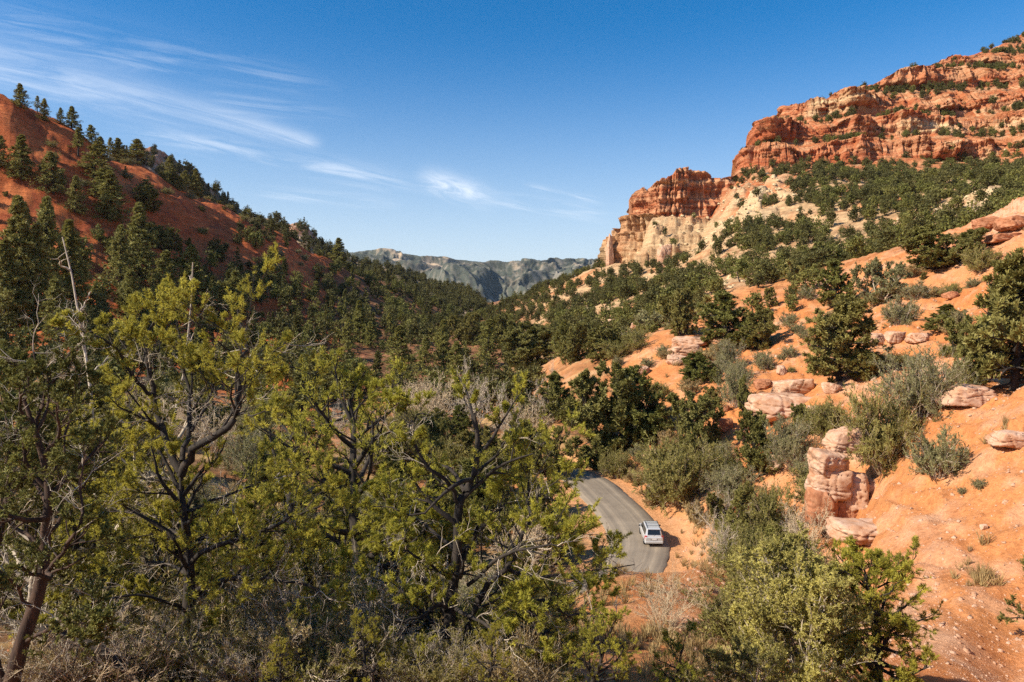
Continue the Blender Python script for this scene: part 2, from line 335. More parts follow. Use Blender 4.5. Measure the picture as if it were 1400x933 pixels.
# soil colours (what the earth and rock are, bearing the iron red of the place)
def soil_color(px, D, X, Y, Z, slope):
    f1 = fbm(X / 22, Y / 22, 4, 101); f2 = fbm(X / 6, Y / 6, 4, 102); f3 = fbm(X / 1.7, Y / 1.7, 3, 103)
    RED = (0.47, 0.122, 0.038); DKRED = (0.32, 0.078, 0.03); ORG = (0.55, 0.225, 0.082); PINK = (0.59, 0.335, 0.195); TAN = (0.50, 0.32, 0.165)
    DUFF = (0.145, 0.088, 0.045); STRAW = (0.42, 0.28, 0.12); PALE = (0.54, 0.385, 0.215); ROCKRED = (0.40, 0.125, 0.048); ROCKTAN = (0.56, 0.35, 0.185)
    c = mix(ORG, PINK, sstep(0.02, 0.75, f1 * 0.5 + f2 * 0.6 + f3 * .25))
    c = mix(c, (0.58, 0.20, 0.056), 0.55 * sstep(0.1, 0.5, fbm(X / 10, Y / 14, 3, 107)))
    c = mix(c, (0.46, 0.165, 0.055), 0.6 * sstep(.12, .45, fbm(X / 5, Y / 8, 4, 109)))
    c = mix(c, (0.60, 0.36, 0.22), 0.4 * sstep(.2, .5, fbm(X / 3.2, Y / 3.2, 4, 110)))
    # valley and foreground slopes: litter, dry grass, dull soil
    v = sstep(900, 780, px + 60 * f1) * sstep(170, 120, D)
    c = mix(c, mix(DUFF, STRAW, sstep(-0.2, 0.5, f2 + 0.3 * f3)), v * (0.25 + 0.6 * sstep(-0.4, 0.4, f1 + .3 * f3)))
    # wooded slope on the right: tan and dull orange
    w = sstep(640, 760, px) * sstep(135, 190, D + 12 * f1)
    c = mix(c, mix(TAN, (0.50, 0.23, 0.10), sstep(0.0, 0.6, f1 + 0.5 * f2)), w)
    c = mix(c, DUFF, w * 0.4 * sstep(-0.1, 0.5, f2))
    # left hill: deep red
    l = sstep(520, 440, px + 30 * f2) * sstep(105, 150, D)
    lr = mix(RED, (0.56, 0.175, 0.058), sstep(-0.2, 0.6, f1 + 0.4 * f3) )
    c = mix(c, mix(lr, DKRED, sstep(0.1, 0.6, f2)), l)
    lw = sstep(420, 480, px) * sstep(760, 660, px) * sstep(120, 180, D)
    c = mix(c, mix(DUFF, (0.26, 0.10, 0.05), sstep(0, .5, f2)), lw * 0.8)
    # strata of the cliffs
    zz = Z + 1.6 * f1 + 0.8 * f2
    band = np.sin(zz * 0.9) * 0.5 + np.sin(zz * 2.3 + 1) * 0.3 + np.sin(zz * 5.1) * 0.2
    red = mix(ROCKRED, (0.52, 0.22, 0.095), sstep(-0.3, 0.7, band)); tan = mix(ROCKTAN, PALE, sstep(-0.4, 0.6, band + 0.4 * f2))
    up = sstep(975, 1005, px) * sstep(330, 372, D)
    tanband = sstep(150, 154, zz) * sstep(166, 161, zz) * sstep(1060, 1100, px) * sstep(1300, 1240, px)
    tanband = np.maximum(tanband, 0.55 * sstep(120, 124, zz) * sstep(133, 128, zz) * sstep(1150, 1200, px))
    rockc = mix(red, tan, np.clip(tanband, 0, 1))
    st = sstep(0.45, 0.9, slope)
    benches = mix((0.50, 0.20, 0.085), TAN, sstep(-0.2, 0.5, f2 - 0.2))
    top = sstep(480, 520, D) * sstep(1120, 1180, px)
    benches = mix(benches, (0.50, 0.155, 0.06), top)
    c = mix(c, mix(benches, rockc, st), up)
    sp = sstep(815, 825, px) * sstep(1020, 1003, px) * sstep(370, 385, D) * sstep(505, 490, D)
    cap = sstep(-3, 3, Z - (72 - 6 * sstep(880, 960, px) + 1.5 * f2))
    c = mix(c, mix(mix(tan, TAN, 0.5 * (1 - st)), red, cap), sp)
    kn = np.clip(np.exp(-(((px - 1020) / 60) ** 2 + ((D - 345) / 50) ** 2)) + np.exp(-(((px - 1330) / 65) ** 2 + ((D - 205) / 25) ** 2)), 0, 1)
    c = mix(c, mix(PALE, (0.56, 0.43, 0.25), sstep(0, .5, f2)), np.clip(1.3 * kn, 0, 1) * sstep(.0, .25, fbm(X / 15, Y / 15, 3, 61) + .08) * .85 * (D > 180))
    md = np.exp(-(((px - 1385) / 75) ** 2 + ((D - 116) / 12) ** 2))
    c = mix(c, mix((0.56, 0.21, 0.07), (0.60, 0.33, 0.2), sstep(0.3, 0.8, slope)), np.clip(md * 1.4, 0, 1))
    # wheel-worn orange verge along the road
    if np.any(D < 130):
        m = (D < 125) & (D > 35)
        rd = np.full(D.shape, 99.0); rd[m] = road_dist(X[m], Y[m])[0]
        vg = sstep(5.2, 3.2, rd + 0.6 * f3)
        c = mix(c, (0.58, 0.29, 0.13), vg * 0.9)
        c = mix(c, STRAW, 0.5 * sstep(4.2, 5.2, rd) * sstep(8.5, 6, rd) * sstep(0, .4, f3 + .2))
    return np.clip(c, 0.005, 0.9)
dzr = np.gradient(GZ, axis=0) / np.gradient(R_, axis=0)
dza = np.gradient(GZ, axis=1) / (np.gradient(A_, axis=1) * R_)
SL = np.hypot(dzr, dza)
COL = np.empty(GX.shape + (3,))
for i in range(0, len(rows), 100):
    s = slice(i, i + 100); COL[s] = soil_color(PXG[s], D_[s], GX[s], GY[s], GZ[s], SL[s])
nr, nc = GX.shape
idx = np.arange(nr * nc).reshape(nr, nc)
quads = np.stack([idx[:-1, :-1], idx[:-1, 1:], idx[1:, 1:], idx[1:, :-1]], -1)
# three named sheets that share their borders: valley ground, red hill, cliff
reg = np.zeros((nr - 1, nc - 1), int)
pc, dc = PXG[:-1, :-1], D_[:-1, :-1]
reg[(dc > 128) & (pc < 500 + (dc - 128) * 0.35)] = 1
reg[(dc > 128) & (reg == 0) & (pc > 640)] = 2
reg[(dc > 372) & (pc > 815)] = 3
back = np.abs(A_[:-1, :-1]) > 0.97
reg[back] = 0
ALLV = np.stack([GX, GY, GZ], -1).reshape(-1, 3); ALLC = np.c_[COL.reshape(-1, 3), np.ones(nr * nc)]
for k, (nm, mt) in enumerate([("ground", M['soil']), ("red_hill", M['hill']), ("wooded_hill", M['hill']), ("cliff", M['cliff'])]):
    q = quads[reg == k]
    u, inv = np.unique(q, return_inverse=True)
    me = mesh_np(nm, ALLV[u], [inv.reshape(-1, 4)], [mt], attrs={"soil": ("FLOAT_COLOR", "POINT", ALLC[u])}, smooth=(k != 3))
    tag(link(nm, me), kind="structure")
# the outer plain, to the horizon
th = np.linspace(-math.pi, math.pi, 97); rr = np.array([900., 1500, 2500, 3500, 4500, 5600])
TT, RR = np.meshgrid(th, rr)
V = np.stack([RR * np.sin(TT), RR * np.cos(TT), np.where(RR < 1000, -45, -60) + 0 * RR], -1).reshape(-1, 3)
i2 = np.arange(V.shape[0]).reshape(len(rr), -1)
q2 = np.stack([i2[:-1, :-1], i2[:-1, 1:], i2[1:, 1:], i2[1:, :-1]], -1).reshape(-1, 4)
me = mesh_np("plain", V, [q2], [M['hill']], attrs={"soil": ("FLOAT_COLOR", "POINT", np.tile([0.2, 0.15, 0.09, 1], (len(V), 1)))})
tag(link("land", me), kind="structure")

# ------------------------------------------------------------------ the red cliff bands: one sheet of walls and benches
def blocks(s, z, a, b, seed):                     # jointed blocks: every block stands out by its own amount
    row = np.floor(z / b + .25 * np.sin(s * .05)); o = _h(row.astype(int), row.astype(int) * 0, seed) / 65536.
    cellx = np.floor(s / a + o * 7.3)
    return _h(cellx.astype(int), row.astype(int), seed + 1) / 65536. - .5
def cliff_bands():
    zs = [(84, 84)]
    def wall(zs0, z0, z1, run=2.2): zs.append((zs0, z0)); zs.append((zs0 + run, z1))
    wall(95, 93, 111.5); zs.append((113, 114.5)); wall(117, 116.5, 131); zs.append((133, 134)); wall(137.5, 137, 151.5, 2.6); zs.append((158, 160)); wall(163, 163, 177); zs.append((184, 185)); wall(187, 187, 197); zs.append((212, 213)); wall(216, 216, 222); zs.append((300, 300))
    zs = np.array(zs, float)
    L = np.r_[0, np.cumsum(np.abs(np.diff(zs[:, 1])) + .6 * np.diff(zs[:, 0]))]
    u = np.linspace(0, L[-1], 640); zin = np.interp(u, L, zs[:, 0]); zout = np.interp(u, L, zs[:, 1])
    wall_m = np.interp(u, L, np.r_[0, [1 if (zs[i + 1, 1] - zs[i, 1]) > 3 * (zs[i + 1, 0] - zs[i, 0]) else 0 for i in range(len(zs) - 1)]])
    px = np.r_[np.linspace(990, 1075, 260)[:-1], np.linspace(1075, 1470, 740)]
    Ds = np.linspace(350, 640, 500)
    Zs = (CY - sight(px[None, :] + 0 * Ds[:, None], Ds[:, None] + 0 * px[None, :])) / F * Ds[:, None]
    ic = np.argmax(Zs, axis=0); D = np.empty((len(u), len(px))); Zi = np.empty_like(D); Zo = np.empty_like(D)
    for j in range(len(px)):
        zz = np.maximum.accumulate(Zs[:ic[j] + 1, j]) + np.arange(ic[j] + 1) * 1e-4
        a = 6.0 * fbm(np.array([px[j] / 30.]), np.array([3.3]), 3, 401)[0]
        dd_ = Ds[:ic[j] + 1]; lim = np.interp(px[j], [990, 1004, 1008, 1012, 1020, 1045, 1075, 1110], [84, 88, 100, 113, 119, 125, 127, 120])
        if zz[-1] < lim: zz = np.r_[zz, lim]; dd_ = np.r_[dd_, dd_[-1] + 4]
        zc = zz[-1]
        zi = np.minimum(zin, zc); D[:, j] = np.interp(zi, zz, dd_); Zi[:, j] = zi
        k = np.searchsorted(zin, zc); zo = zout.copy(); zo[k:] = zout[min(k, len(zout) - 1)]
        # past the crest the sheet runs back, gently down
        over = np.clip(np.arange(len(u)) - k, 0, None); D[:, j] += over * .35; zo = zo - np.clip(over - 3, 0, None) * .12
        Zo[:, j] = zo
    X = (px[None, :] - CX) / F * D
    s = X * .8 + D * .6 * 0 + px[None, :] * .18                      # a coordinate along the face
    f = fbm(s / 26, Zo / 60, 4, 411)
    # bands die out in places and on the far right
    w = np.clip(.88 + .9 * fbm(s / 46, Zo / 40, 2, 413), .3, 1) * (1 - .35 * sstep(1280, 1400, px)[None, :]); w = np.maximum(w, sstep(1120, 1060, px)[None, :])
    topsl = sstep(0, 1, (Zo - np.interp(px, [1000, 1100, 1150, 1235, 1330, 1470], [200, 150, 154, 178, 205, 260])[None, :]) / 10)
    w = w * (1 - .8 * topsl)
    Z = Zi * (1 - w) + Zo * w
    Z = np.where(Zo < Zi - 3, Zo, Z)
    band = np.floor(Zo / 24)
    q_ = 2.8 * fbm(s / 36, band * 7.7 + Zo / 200, 3, 415); q_ = np.floor(q_) + sstep(.38, .62, q_ - np.floor(q_))
    butt = 5.6 * q_ + 2.6 * (ridged(s / 21, band * 3.1 + Zo / 90, 3, 417) - .35)
    crack = np.exp(-(perlin(s / 9, band * 5.3 + Zo / 120, 419) / .07) ** 2) + .35 * np.exp(-(perlin(s / 5.5, band * 2.3 + Zo / 14, 421) / .06) ** 2)
    lam = 2.4 * perlin(Zo / 4.6, s / 60, 423) + 1.6 * perlin(Zo / 2.0, s / 30, 425) + .8 * perlin(Zo / .95, s / 18, 427)
    rub = 1.1 * fbm(s / 5, Zo / 5, 4, 429)
    out = butt * (.35 + .65 * wall_m[:, None]) + (.55 * lam + rub - 1.6 * crack + 4.6 * blocks(s + f, Zo + .6 * f, 9., 5.2, 71) + 2.4 * blocks(s + f, Zo + .5 * f, 3.6, 2.1, 73)) * (.25 + .75 * wall_m[:, None])
    P0 = px[None, :] + 0 * Zo
    out = out * sstep(0, .12, (np.arange(len(u)) / len(u))[:, None] + .02)
    out = np.where(P0 < 1045, np.minimum(out, 1.0 + (P0 - 990) * .09), out)
    T = np.stack([np.gradient(X, axis=1), np.gradient(D, axis=1)], -1); T /= np.linalg.norm(T, axis=-1, keepdims=True) + 1e-9
    nx, ny = T[..., 1], -T[..., 0]
    X = X + nx * out; Y = D + ny * out
    Z = Z + .5 * fbm(X / 3, Y / 3, 3, 431)
    V = np.stack([X, Y, Z], -1)
    dzu = np.abs(np.gradient(Z, axis=0)); run = np.hypot(np.gradient(X, axis=0), np.gradient(Y, axis=0)); st = sstep(.5, 1.1, dzu / (run + .02))
    z2 = Z + 1.5 * f
    b1 = perlin(z2 / 3.1, s / 90, 433); b2 = perlin(z2 / 1.1, s / 50, 435); b3 = perlin(z2 / 9., s / 140, 437)
    red = mix((0.40, 0.115, 0.046), (0.56, 0.27, 0.135), sstep(-.35, .45, b1 * .6 + b2 * .45 + b3 * .5))
    tan = mix((0.54, 0.33, 0.17), (0.64, 0.48, 0.27), sstep(-.3, .4, b1 + f * .5))
    P_ = px[None, :] + 0 * Z
    tb = sstep(137, 140, z2) * sstep(155, 151, z2) * sstep(1090, 1118, P_) * sstep(1215, 1170, P_) + .75 * sstep(116, 119, z2) * sstep(128, 124, z2) * sstep(1215, 1235, P_) * sstep(1330, 1300, P_) + .6 * sstep(.15, .4, fbm(s / 35, Z / 9, 3, 439)) * sstep(1150, 1250, P_)
    rock = mix(red, tan, np.clip(tb, 0, 1) * .9)
    rock = mix(rock, (0.17, 0.065, 0.035), .32 * sstep(.25, .6, fbm(s / 3.5, Z / 22, 3, 441)) * st)       # dark weathering streaks
    bench = mix(mix((0.46, 0.17, 0.068), (0.50, 0.26, 0.13), sstep(-.2, .5, fbm(X / 12, Y / 12, 3, 443))), (0.48, 0.135, 0.052), topsl)
    col = mix(bench, rock, st)
    ii = np.arange(V.shape[0] * V.shape[1]).reshape(V.shape[:2])
    q = np.stack([ii[:-1, :-1], ii[:-1, 1:], ii[1:, 1:], ii[1:, :-1]], -1).reshape(-1, 4)
    me = mesh_np("cliff_face", V.reshape(-1, 3), [q], [M['cliff']], attrs={"soil": ("FLOAT_COLOR", "POINT", np.c_[np.clip(col, .01, .9).reshape(-1, 3), np.ones(ii.size)])})
    tag(link("cliff", me), kind="structure")
    ok = (st < .35) & (wall_m[:, None] < .5) & (Zo <= Zi + 40)
    return V, ok, topsl
CV, CB, CT = cliff_bands()

def spur_walls():
    pl = [(829,438),(833,428),(843,421),(850,417),(866,409),(884,403),(902,399),(920,397),(938,396.5),(955,397),(972,399),(988,402),(1006,406),(1022,420),(1022,468),(990,482),(960,486),(900,488),(860,478),(838,462)]
    P = np.array([((p - CX) / F * d, d) for p, d in pl]); Pc = np.r_[P[-1:], P, P[:2]]
    Q = catmull(np.c_[Pc, np.zeros(len(Pc))], 60)[:, :2]
    ln = np.r_[0, np.cumsum(np.linalg.norm(np.diff(Q, axis=0), axis=1))]; s = np.arange(0, ln[-1], .42)
    Q = np.c_[np.interp(s, ln, Q[:, 0]), np.interp(s, ln, Q[:, 1])]
    T = np.roll(Q, -1, 0) - np.roll(Q, 1, 0); T /= np.linalg.norm(T, axis=1)[:, None]; Nn = np.c_[T[:, 1], -T[:, 0]]
    if np.mean((Q - Q.mean(0) * 1.0) * Nn) < 0: Nn = -Nn
    px = CX + F * Q[:, 0] / Q[:, 1]
    n = 130; t = np.linspace(0, 1, n)[:, None]
    zt = np.interp(px, [829, 843, 847, 852, 863, 868, 884, 900, 906, 922, 928, 941, 962, 983, 987, 993, 1016], [62, 66, 82, 87, 88, 86, 88, 88.5, 90, 92, 95, 96, 95, 94.5, 92, 90.5, 93])
    jag = 1.6 * np.round(1.6 * fbm(s / 7, s * 0, 3, 451)) / 1.6 + .7 * perlin(s / 1.6, s * 0, 453)
    zt = zt + jag; zb = 38.0
    z = zb + (zt - zb)[None, :] * t
    S = s[None, :] + 0 * z
    zr = 71 - 5.5 * sstep(872, 930, px)[None, :] + 1.5 * fbm(S / 20, S * 0, 2, 455)          # where the red cap rests on the tan
    cap = sstep(-.8, .8, z - zr)
    inset = 1.5 * t + 3.0 * cap + 2.2 * sstep(-1, 0, z - (zr - 9)) * (1 - .0 * cap) + 2.0 * sstep(-.6, .6, z - (zr + 13))
    q_ = 2.4 * fbm(S / 22, z / 90 + cap * 3.7, 3, 459); q_ = np.floor(q_) + sstep(.36, .64, q_ - np.floor(q_))
    pil = 3.4 * (ridged(S / 15, z / 160, 3, 457) - .3) + 2.4 * q_
    crack = np.exp(-(perlin(S / 9 + .15 * perlin(z / 6, S * 0, 3), z / 90 + cap * 3.3, 461) / .075) ** 2) + .6 * np.exp(-(perlin(S / 4.2, z / 50 + cap * 7.7, 463) / .07) ** 2)
    lam = (1.5 * perlin(z / 4.4, S / 70, 465) + 1.0 * perlin(z / 1.9, S / 35, 467) + .5 * perlin(z / .9, S / 18, 469)) * (.45 + .75 * cap)
    rub = 1.0 * fbm(S / 5, z / 5, 4, 471)
    o = pil - 2.2 * crack + .6 * lam + rub - inset + 3.2 * blocks(S, z + 1.2 * fbm(S / 20, z / 30, 2, 75), 10., 4.4, 77) + .8 * blocks(S, z, 6.5, 1.7, 79)
    V3 = np.stack([Q[None, :, 0] + Nn[None, :, 0] * o, Q[None, :, 1] + Nn[None, :, 1] * o, z], -1)
    b1 = perlin((z + fbm(S / 30, S * 0, 2, 473)) / 2.9, S / 80, 475); b2 = perlin(z / 1.05, S / 40, 477)
    red = mix((0.44, 0.14, 0.058), (0.60, 0.31, 0.16), sstep(-.4, .45, b1 * .7 + b2 * .5)); tan = mix((0.50, 0.27, 0.13), (0.60, 0.40, 0.22), sstep(-.35, .4, fbm(S / 12, z / 8, 3, 479) + .4 * b1))
    col = mix(tan, red, np.clip(cap + .25 * sstep(.2, .5, fbm(S / 9, z / 16, 3, 481)), 0, 1))
    col = mix(col, (0.15, 0.07, 0.04),   .3 * sstep(.25, .6, fbm(S / 3.2, z / 24, 3, 483)))
    V = V3.reshape(-1, 3); C_ = col.reshape(-1, 3); m = len(s); ii = np.arange(n * m).reshape(n, m)
    q = np.stack([ii[:-1], np.roll(ii[:-1], -1, 1), np.roll(ii[1:], -1, 1), ii[1:]], -1).reshape(-1, 4)
    # top: rings drawn in towards the spine
    top = V3[-1]; cen = np.c_[np.clip(top[:, 0], top[:, 0].min() + 14, top[:, 0].max() - 14), np.interp(top[:, 0], [60, 125], [446, 440])]
    rings = []; 
    for k, f in enumerate((.15, .35, .6, .85, 1.)):
        xy = top[:, :2] * (1 - f) + cen * f; zz = np.interp(CX + F * xy[:, 0] / xy[:, 1], [829, 846, 862, 900, 925, 945, 984, 1006], [63, 82, 86, 87, 92, 96, 95, 82]) + 1.5 * fbm(xy[:, 0] / 8, xy[:, 1] / 8, 3, 485)
        rings.append(np.c_[xy, np.minimum(zz, top[:, 2] + 2) * f + top[:, 2] * (1 - f)])
    R_t = np.concatenate(rings); jj = np.r_[ii[-1][None], len(V) + np.arange(5 * m).reshape(5, m)]
    q2 = np.stack([jj[:-1], np.roll(jj[:-1], -1, 1), np.roll(jj[1:], -1, 1), jj[1:]], -1).reshape(-1, 4)
    V = np.r_[V, R_t]; C_ = np.r_[C_, np.tile([.44, .2, .1], (len(R_t), 1))]
    me = mesh_np("spur_rock", V, [q, q2], [M['cliff']], attrs={"soil": ("FLOAT_COLOR", "POINT", np.c_[np.clip(C_, .01, .9), np.ones(len(V))])})
    tag(link("cliff", me), kind="structure")
spur_walls()

# ------------------------------------------------------------------ hills beyond, each a height field of its own
def ridge_hill(name, crest, y0, y1, ny, nx, foot, fall, relief, colour, mat, seed, px_pad=(0, 0)):
    crest = [(a, b + (2.5 if name == 'mountain' else 0), c) for a, b, c in crest]
    cp = np.array([c[0] for c in crest], float); cd = np.array([c[2] for c in crest], float); cv = np.array([c[1] for c in crest], float)
    pxs = np.linspace(cp[0] - px_pad[0], cp[-1] + px_pad[1], nx)
    t = np.linspace(0, 1, ny)
    Dc = np.interp(pxs, cp, cd); Zc = (CY - np.interp(pxs, cp, cv)) / F * Dc
    tf = 0.72
    Yv = np.where(t[:, None] < tf, y0 + (Dc - y0) * (t[:, None] / tf), Dc + (y1 - Dc) * ((t[:, None] - tf) / (1 - tf)))
    s = np.clip(t[:, None] / tf, 0, 1); b = np.clip((t[:, None] - tf) / (1 - tf), 0, 1)
    zf = foot(pxs)[None, :]
    Z = zf + (Zc - zf) * s ** 1.15 - fall * b ** 1.3
    X = (pxs - CX) / F * Yv
    Z = Z + relief(X, Yv, pxs[None, :] + 0 * Yv, s, b)
    if name == 'mountain': Z = np.where(b > 0, Z, np.minimum(Z, Zc[None, :] - (1 - s) * 110 + 6 * fbm(X / 60, Yv / 60, 3, 319)))
    dz = np.hypot(np.gradient(Z, axis=0) / np.gradient(Yv, axis=0), np.gradient(Z, axis=1) / np.gradient(X, axis=1))
    col = colour(X, Yv, Z, pxs[None, :] + 0 * Yv, s, dz)
    V = np.stack([X, Yv, Z], -1).reshape(-1, 3); ii = np.arange(len(V)).reshape(ny, nx)
    q = np.stack([ii[:-1, :-1], ii[:-1, 1:], ii[1:, 1:], ii[1:, :-1]], -1).reshape(-1, 4)
    me = mesh_np(name, V, [q], [mat], attrs={"soil": ("FLOAT_COLOR", "POINT", np.c_[np.clip(col.reshape(-1, 3), .005, .9), np.ones(len(V))])}, smooth=True)
    o = tag(link(name, me), kind="structure")
    return pxs, Yv, X, Z
def rel_mid(X, Y, px, s, b):
    r = 9 * fbm(X / 90, Y / 90, 5, 201) + 7 * (ridged(X / 70, Y / 160, 4, 205) - .3)
    r = r * np.clip(s * 2, 0, 1)
    k = np.exp(-((px - 215) / 28.) ** 2) * np.exp(-((s - 1) / 0.13) ** 2) + np.exp(-((px - 412) / 30.) ** 2) * np.exp(-((s - 1) / .12) ** 2)
    return r * (1 - 0.6 * np.exp(-((s - 1) / .15) ** 2)) + np.clip(k * 1.5, 0, 1) * (3.5 * ridged(X / 16, Y / 16, 4, 207))
def col_mid(X, Y, Z, px, s, dz):
    f = fbm(X / 30, Y / 30, 4, 211); f2 = fbm(X / 9, Y / 9, 3, 212)
    c = mix((0.20, 0.15, 0.085), (0.44, 0.32, 0.20), sstep(-.1, .5, f + .4 * f2))
    k = np.exp(-((px - 215) / 34.) ** 2) * np.exp(-((s - 1) / 0.2) ** 2) + np.exp(-((px - 412) / 38.) ** 2) * np.exp(-((s - 1) / .2) ** 2)
    return mix(c, mix((0.36, 0.18, 0.11), (0.50, 0.34, 0.22), sstep(-.3, .4, f2)), np.clip(k * 1.6, 0, 1))
MIDC = [(60,235,560),(150,215,590),(185,207,610),(205,203,620),(228,213,635),(250,226,645),(300,262,680),(335,288,700),(365,299,710),(388,310,720),(402,309,724),(418,313,730),(432,326,745),(450,340,770),(480,356,800),(520,367,825),(560,379,850),(600,389,870),(630,397,885),(655,412,900),(674,433,920),(700,460,930)]
HM = ridge_hill("hill", MIDC, 470, 1300, 220, 520, lambda p: np.interp(p, [60, 400, 600, 700], [20, 22, 18, 12]), 60, rel_mid, col_mid, M['hill'], 1)
def rel_far(X, Y, px, s, b):
    q = ridged(X / 620 + 0.35 * fbm(X / 500, Y / 500, 3, 301), Y / 1500, 5, 303)
    r = 170 * (q - 0.42) * np.clip(s * 3, 0, 1) * (1 - sstep(0.84, 1.0, s))
    r = r + (34 * fbm(X / 280, Y / 300, 5, 305) + 10 * (ridged(X / 130, Y / 260, 4, 307) - .3)) * (1 - 0.85 * sstep(.86, 1, s)) + 7 * fbm(X / 80, Y / 80, 4, 306)
    return r
def col_far(X, Y, Z, px, s, dz):
    f = fbm(X / 200, Y / 260, 4, 311); f2 = .7 * fbm(X / 14, Y / 26, 3, 312); f3 = ridged(X / 170, Y / 300, 4, 313)
    c = mix((0.075, 0.085, 0.066), (0.16, 0.15, 0.115), sstep(-.05, .5, f2 + .3 * fbm(X / 70, Y / 90, 3, 318)))
    k = np.exp(-((px - 590) / 40.) ** 2) + .8 * np.exp(-((px - 665) / 26.) ** 2) + .5 * np.exp(-((px - 705) / 20.) ** 2)
    bare = sstep(0.16, 0.5, f * 0.6 + 0.4 * f3 + 0.42 * k - 0.16 + .2 * f2) * sstep(0.45, 0.6, s) * sstep(1.0, .93, s)
    c = mix(c, (0.44, 0.33, 0.22), bare * 0.85)
    c = mix(c, (0.36, 0.31, 0.25), 0.4 * sstep(.35, .6, fbm(X / 60, Y / 26, 3, 315) + .25 * sstep(680, 760, px) - .04) * sstep(.1, .3, s) * sstep(.92, .7, s))
    return c
FARC = [(300,360,4400),(420,356,4300),(480,351,4200),(505,348,4200),(525,347,4200),(550,349,4250),(580,353,4300),(612,352,4300),(640,354,4300),(660,356,4300),(690,359,4200),(705,361,4100),(718,357,4000),(735,360,4000),(752,363,4000),(770,361,4000),(785,360,4000),(800,362,4000),(815,358,3950),(850,357,3900),(950,362,3900),(1100,370,3900)]
HF = ridge_hill("mountain", FARC, 1500, 5300, 420, 760, lambda p: 20 + 0 * p, 300, rel_far, col_far, M['hill'], 2)

# ------------------------------------------------------------------ road
def road_mesh():
    P = ROAD; T = np.gradient(P[:, :2], axis=0); T /= np.linalg.norm(T, axis=1)[:, None]
    L = np.c_[-T[:, 1], T[:, 0]]
    offs = np.array([-2.45, -2.35, -1.5, -0.5, 0.5, 1.5, 2.35, 2.45]); hs = np.array([-0.12, 0.035, 0.05, 0.065, 0.065, 0.05, 0.035, -0.12])
    V = []
    for k, (o, h) in enumerate(zip(offs, hs)):
        w = 0.1 * perlin(np.arange(len(P)) * 0.9, np.full(len(P), k * 3.3), 7) if abs(o) > 2 else 0
        V.append(np.c_[P[:, :2] + L * (o + w)[:, None] if hasattr(w, '__len__') else P[:, :2] + L * o, P[:, 2] + h])
    V = np.stack(V, 1).reshape(-1, 3); n = len(offs)
    ii = np.arange(len(V)).reshape(-1, n)
    q = np.stack([ii[:-1, :-1], ii[1:, :-1], ii[1:, 1:], ii[:-1, 1:]], -1)[:, :, ::-1].reshape(-1, 4)
    u = np.tile(offs, len(P))
    m, nt, out = new_mat("worn_asphalt")
    geo = N(nt, "ShaderNodeNewGeometry"); at_ = N(nt, "ShaderNodeAttribute", attribute_name="across")
    n1 = N(nt, "ShaderNodeTexNoise", i_Scale=0.5, i_Detail=6.0, i_Roughness=.6); nt.links.new(geo.outputs["Position"], n1.inputs["Vector"])
    n2 = N(nt, "ShaderNodeTexNoise", i_Scale=9.0, i_Detail=5.0, i_Roughness=.8); nt.links.new(geo.outputs["Position"], n2.inputs["Vector"])
    cm = N(nt, "ShaderNodeCombineXYZ"); nt.links.new(at_.outputs["Fac"], cm.inputs[0])
    n3 = N(nt, "ShaderNodeTexNoise", i_Scale=1.8, i_Detail=3.0); nt.links.new(cm.outputs[0], n3.inputs["Vector"])
    c = ramp(nt, n1.outputs[0], [(.3, (.215, .172, .125)), (.7, (.30, .245, .18))])
    c = mixc(nt, c, ramp(nt, n2.outputs[0], [(.3, (.8, .8, .8)), (.7, (1.15, 1.14, 1.12))]), 1.0, "MULTIPLY")
    c = mixc(nt, c, ramp(nt, n3.outputs[0], [(.35, (.72, .72, .73)), (.65, (1.2, 1.18, 1.15))]), 1.0, "MULTIPLY")
    d = N(nt, "ShaderNodeBsdfPrincipled", i_Roughness=.85); nt.links.new(c, d.inputs["Base Color"]); nt.links.new(d.outputs[0], out.inputs[0])
    me = mesh_np("road", V, [q], [m], attrs={"across": ("FLOAT", "POINT", u)}, smooth=True)
    tag(link("road", me), kind="structure")
road_mesh()

# ------------------------------------------------------------------ sky with thin cirrus, sun, camera
SUN_EL, SUN_AZ = 36.8, -111.0                     # degrees; bearing from straight ahead, negative to the left
sv = np.array([math.sin(RAD(SUN_AZ)) * math.cos(RAD(SUN_EL)), math.cos(RAD(SUN_AZ)) * math.cos(RAD(SUN_EL)), math.sin(RAD(SUN_EL))])
w = bpy.data.worlds.new("World"); bpy.context.scene.world = w; w.use_nodes = True
nt = w.node_tree; nt.nodes.clear()
out = nt.nodes.new("ShaderNodeOutputWorld"); bg = nt.nodes.new("ShaderNodeBackground"); bg.inputs[1].default_value = 0.09
sky = N(nt, "ShaderNodeTexSky", sky_type="NISHITA", sun_disc=False, sun_elevation=RAD(SUN_EL), sun_rotation=RAD(SUN_AZ), altitude=2200.0, air_density=1.0, dust_density=3.0, ozone_density=2.5)
hs = N(nt, "ShaderNodeHueSaturation", i_Hue=.496, i_Saturation=1.4, i_Value=1.34); nt.links.new(sky.outputs[0], hs.inputs["Color"])
class E:                                          # a tiny expression builder for math nodes
    def __init__(s, sock): s.s = sock
    def op(a, o, b=None, c=None):
        n = nt.nodes.new("ShaderNodeMath"); n.operation = o
        for i, v in enumerate((a, b, c)):
            if v is None: continue
            if isinstance(v, E): nt.links.new(v.s, n.inputs[i])
            else: n.inputs[i].default_value = v
        return E(n.outputs[0])
    def __add__(a, b): return E.op(a, "ADD", b)
    def __sub__(a, b): return E.op(a, "SUBTRACT", b)
    def __mul__(a, b): return E.op(a, "MULTIPLY", b)
    def __truediv__(a, b): return E.op(a, "DIVIDE", b)
